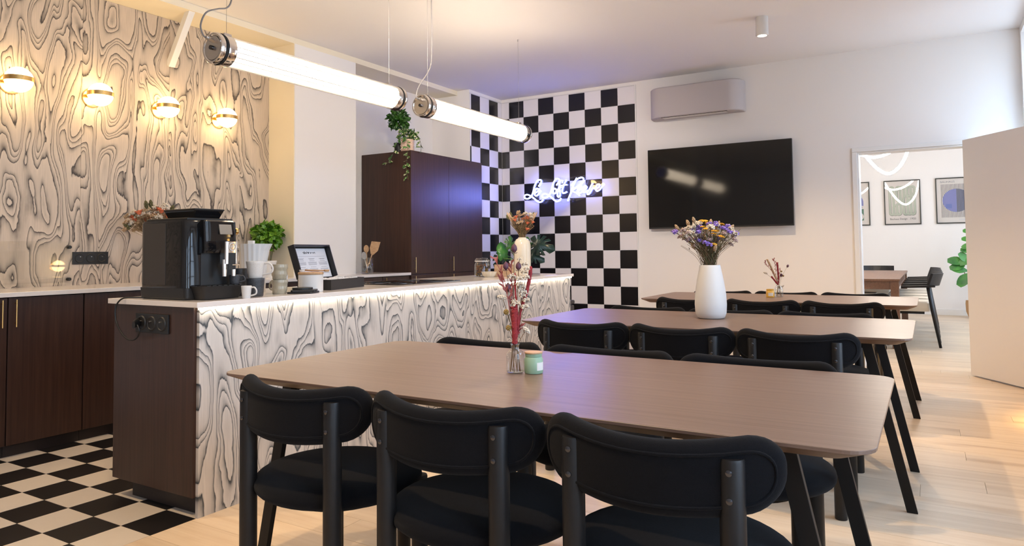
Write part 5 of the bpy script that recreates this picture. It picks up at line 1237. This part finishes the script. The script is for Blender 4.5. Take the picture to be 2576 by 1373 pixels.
# ------------------------------------------------------------------ the room beyond the door
t = thing('meeting_table', 'brown wooden table in the room beyond the door', 'table', (-.79, 10.25, 0))
G().box(-.51, .51, -1.59, 1.59, .725, .75).obj('tabletop', 'dining_brown', t, bevel=.003)
for sx in (-1, 1):
    G().box(sx * .47 - .012, sx * .47 + .012, -1.50, 1.50, .635, .725).obj('apron', 'dining_brown', t)
    for sy in (-1, 1): G().box(sx * .46 - .04, sx * .46 + .04, sy * 1.54 - .04, sy * 1.54 + .04, 0, .7245).obj('leg', 'dining_brown', t, bevel=.003)
for sy in (-1, 1): G().box(-.42, .42, sy * 1.54 - .012, sy * 1.54 + .012, .635, .725).obj('apron', 'dining_brown', t)
def armchair():   # sitter faces -x; origin on the floor under the seat middle
    t = thing('armchair', '', 'chair', (0, 0, 0), 0, 'black armchairs round the far table')
    G().loft([rl(-.25, .215, -.205, .205, .03, .385), rl(-.26, .225, -.215, .215, .04, .40), rl(-.26, .225, -.215, .215, .04, .475), rl(-.24, .205, -.20, .20, .04, .495)]).obj('seat', 'seat_white', t, smooth=True)
    for sy in (-1, 1):
        G().tube([(.30, sy * .225, 0), (.235, sy * .228, .40), (.20, sy * .232, .655)], [.014, .018, .017], 10).obj('leg', 'blackwood', t, smooth='all')
        G().tube([(-.20, sy * .20, 0), (-.195, sy * .20, .25), (-.19, sy * .20, .41)], [.014, .018, .016], 10).obj('leg', 'blackwood', t, smooth='all')
        G().bar((-.055, sy * .232, .652), (.27, sy * .232, .665), .05, .024, (0, 1, 0)).obj('arm', 'blackwood', t, bevel=.006)
    loops = []
    for k in range(-6, 7):
        y = .245 * k / 6; x = .30 - .10 * (y / .245) ** 2
        loops.append([(x - .012, y, .67), (x + .012, y, .665), (x + .055, y, .80), (x + .033, y, .805)])
    G().loft(loops).obj('backrest', 'blackwood', t, smooth=True)
    G().box(-.20, .16, -.17, .17, .355, .384).obj('seat_frame', 'blackwood', t)
    return t
A0 = armchair()
al = ['nearest', 'second', 'third', 'fourth', 'last']
for k in range(5):
    y = 9.19 + k * .56; lab = 'black armchair with ivory seat, %s in the row right of the far table' % al[k]
    if k == 0: A0.location = (-.225, y, 0); A0['label'] = lab
    else: copy_tree(A0, (-.225, y, 0), 0, lab)
for k in range(3):
    copy_tree(A0, (-1.42, 9.25 + k * .62, 0), PI, 'black armchair with ivory seat, %s in the row left of the far table' % al[k])
bn = thing('upholstered_bench', 'beige topped bench tucked under the near end of the far table', 'bench', (-.78, 8.93, 0))
G().box(-.26, .26, -.16, .16, .50, .585).obj('cushion', 'seat_white', bn, bevel=.012)
G().box(-.25, .25, -.15, .15, .46, .50).obj('frame', 'blackwood', bn)
for sx in (-1, 1):
    for sy in (-1, 1): G().cyl((sx * .23, sy * .13, 0), (sx * .22, sy * .12, .46), .014, 10).obj('leg', 'blackwood', bn)
copy_tree(A0, (-.72, 12.22, 0), PI / 2, 'black armchair at the far head of the table, only its curved back showing')
# posters
def poster(name, label, x0):
    t = thing(name, label, 'poster', (x0 + .262, 13.25, 1.826), 0, 'framed posters on the far wall')
    w, h = .262, .366
    for nm, b in (('frame_side', (-w, -w + .016, -h, h)), ('frame_side', (w - .016, w, -h, h)), ('frame_rail', (-w + .016, w - .016, -h, -h + .016)), ('frame_rail', (-w + .016, w - .016, h - .016, h))):
        G().box(b[0], b[1], -.024, -.001, b[2], b[3]).obj(nm, 'frameblack', t)
    p = G().box(-w + .016, w - .016, -.010, -.002, -h + .016, h - .016).obj('sheet', 'posterpaper', t)
    G().box(-w + .016, w - .016, -.017, -.015, -h + .016, h - .016).obj('glazing', 'posterglass', t)
    return t, p
FY = -.0104
def disc(par, nm, mat, cx, cz, rx, rz, a0=0, a1=2 * PI, y=FY, n=40):
    pts = [(cx + rx * math.cos(a0 + (a1 - a0) * k / n), cz + rz * math.sin(a0 + (a1 - a0) * k / n)) for k in range(n + (0 if a1 - a0 > 6.2 else 1))]
    return G().prism(pts, y - .0006, y, 'Y').obj(nm, mat, par)
def rect(par, nm, mat, x0, x1, z0, z1, y=FY): return G().box(x0, x1, y - .0006, y, z0, z1).obj(nm, mat, par)
XT = (PI / 2, 0, 0)
t, p = poster('framed_poster', 'framed poster with blue and green shapes, cut off by the door frame', -1.353)
rect(p, 'inner_border', 'palegrey', -.18, .170, -.28, .285); rect(p, 'inner_ground', 'posterpaper', -.178, .168, -.278, .283, FY - .0007)
disc(p, 'dome', 'palegrey', .0, .02, .165, .23, 0, PI, FY - .0014); disc(p, 'wave', 'violet', .09, .02, .075, .11, 0, PI, FY - .0021); rect(p, 'block', 'violet', .0, .165, -.035, .02, FY - .0021)
textmesh('lettering', 'AXES', .034, 'inkdark', p, (.055, FY - .0016, -.075), XT, 1.3)
rect(p, 'green_block', 'deepgreen', -.17, .167, -.28, -.088, FY - .0014); disc(p, 'cream_disc', 'posterpaper', .03, -.215, .135, .095, y=FY - .0021)
t, p = poster('framed_poster.001', 'framed poster with sage green looping lines, in the middle of the doorway', -.617)
def loopline(pts, r=.017): return G().tube(smoothpath([(x, FY - .0002, z) for x, z in pts], 5), r, 8)
cs = [-.15, -.05, .05, .15]
for k, (za, zb) in enumerate(((-.20, .255), (.02, .255), (-.20, .10), (.13, .255))):
    for nm, cx in (('loop', cs[k]),):
        o = []
        for q in range(0, 13): a = PI * q / 12; o.append((cx + .027 * math.cos(a), zb - .027 + .027 * math.sin(a)))
        for q in range(0, 13): a = PI + PI * q / 12; o.append((cx + .027 * math.cos(a), za + .027 + .027 * math.sin(a)))
        g = G().tube([(x, 0, z) for x, z in o], .0195, 6, closed=True); ob = g.obj(nm, 'sage', p, smooth='all'); ob.scale = (1, .03, 1); ob.location = (0, FY - .0006, 0)
for k, (cx, za, zb) in enumerate(((-.10, -.20, -.05), (0, .03, .255), (.10, -.20, .03), (.10, .10, .255), (-.05, -.20, -.02), (.15, -.20, .10))):
    o = []
    for q in range(0, 13): a = PI * q / 12; o.append((cx + .027 * math.cos(a), zb - .027 + .027 * math.sin(a)))
    for q in range(0, 13): a = PI + PI * q / 12; o.append((cx + .027 * math.cos(a), za + .027 + .027 * math.sin(a)))
    ob = G().tube([(x, 0, z) for x, z in o], .0195, 6, closed=True).obj('loop', 'sage', p, smooth='all'); ob.scale = (1, .03, 1); ob.location = (0, FY - .0006, 0)
textmesh('lettering', 'Bauhaus Design', .042, 'inkdark', p, (-.185, FY - .0004, -.285), XT, .95)
textmesh('lettering', '1920', .042, 'inkdark', p, (.105, FY - .0004, -.285), XT)
t, p = poster('framed_poster.002', 'framed poster with a blue disc over dark stripes, beside the open door', .115)
for k in range(22):
    x = -.185 + k * .0178; rect(p, 'stripe', 'inkdark', x, x + .006, -.27, .262)
disc(p, 'disc', 'violet', .02, .0, .19, .185, y=FY - .0007); disc(p, 'half_disc', 'slate', .02, .0, .19, .185, -PI / 2, PI / 2, FY - .0014)
for k in range(11):
    x = .028 + k * .0178; hh_ = .185 * math.sqrt(max(0, 1 - ((x + .003 - .02) / .19) ** 2)); rect(p, 'overprint_stripe', 'inkdark', x, x + .005, -hh_, hh_, FY - .0021)
rect(p, 'blue_patch', 'deepblue', -.125, -.045, -.125, -.055, FY - .0014)
textmesh('lettering', 'BAUHAUS', .044, 'ink', p, (-.195, FY - .0004, .285), XT)
textmesh('lettering', 'EXHIBITION', .028, 'palegrey', p, (.05, FY - .0004, -.315), XT)
# LED rope lamp looping under the far ceiling
ro = thing('rope_lamp', 'white glowing LED rope lamp looping below the far ceiling', 'pendant lamp', (-.6, 9.9, ZC))
path = [(-1.6, 9.2, 2.5), (-1.3, 9.3, 2.25), (-1.0, 9.45, 2.45), (-.82, 9.55, 2.52), (-.70, 9.6, 2.33), (-.599, 9.6, 2.165), (-.50, 9.6, 2.04), (-.392, 9.6, 1.978), (-.285, 9.6, 2.04), (-.207, 9.6, 2.17), (-.165, 9.6, 2.32), (-.12, 9.65, 2.55), (-.14, 9.9, 2.62), (-.25, 10.1, 2.42), (-.40, 10.2, 2.30), (-.568, 10.2, 2.255), (-.70, 10.2, 2.29), (-.83, 10.2, 2.36), (-1.05, 10.2, 2.55), (-1.4, 10.3, 2.3), (-1.7, 10.3, 2.5)]
G().tube(smoothpath([(x + .6, y - 9.9, z - ZC) for x, y, z in path], 6), .0165, 10).obj('glowing_rope', 'rope', ro, smooth='all')
for x, y, z in (path[0], path[3], path[11], path[12], path[18], path[20]):
    G().cyl((x + .6, y - 9.9, z - ZC), (x + .6, y - 9.9, -.001), .0012, 6).obj('wire', 'wire', ro)
# fiddle leaf fig in a basket
t = thing('fiddle_leaf_fig', 'fiddle leaf fig in a woven basket behind the open door', 'plant', (.575, 12.86, 0))
G().lathe([(0, 0), (.085, 0), (.12, .10), (.125, .22), (.12, .27), (.108, .27), (.10, .22), (0, .20)], 32).obj('basket', 'basket', t, smooth=True)
G().tube(smoothpath([(0, 0, .2), (.01, -.05, .45), (-.05, -.12, .62), (.0, -.15, .9), (.02, -.18, 1.15), (.0, -.2, 1.40)], 5), .008, 8).obj('trunk', 'stem_brown', t)
G().tube(smoothpath([(.01, -.05, .45), (-.08, -.10, .60), (-.14, -.15, .72)], 5), .006, 8).obj('branch', 'stem_brown', t)
fs = lambda t_: (.18 + .55 * t_ + .5 * math.sin(PI * t_) ** 2) * (1 if t_ < .93 else .6)
for (x, z), (dx, dz), L in (((-.10, .86), (-1, .15), .24), ((-.12, .80), (-.8, -.1), .20), ((-.08, .72), (-.9, .25), .22), ((-.05, .70), (-.5, -.6), .26), ((0, .72), (.4, -.6), .24), ((-.06, .84), (-.5, .7), .2), ((-.02, .92), (-.6, -.3), .2),
                            ((0, 1.02), (-1, .2), .17), ((.0, 1.12), (-.8, -.2), .16), ((0, 1.20), (-1, .1), .15), ((.02, 1.32), (-.9, .1), .15), ((.0, 1.36), (-.5, .8), .13), ((.02, 1.28), (.9, .2), .18), ((.03, 1.05), (.9, .0), .2), ((.02, .9), (.9, .2), .2)):
    G().leaf((x, -.16, z), (dx, -.25, dz), (.1, -1, .45), L, L * .62, .18, 6, .1, fs).obj('leaf', 'leaf_fiddle', t, smooth='all')
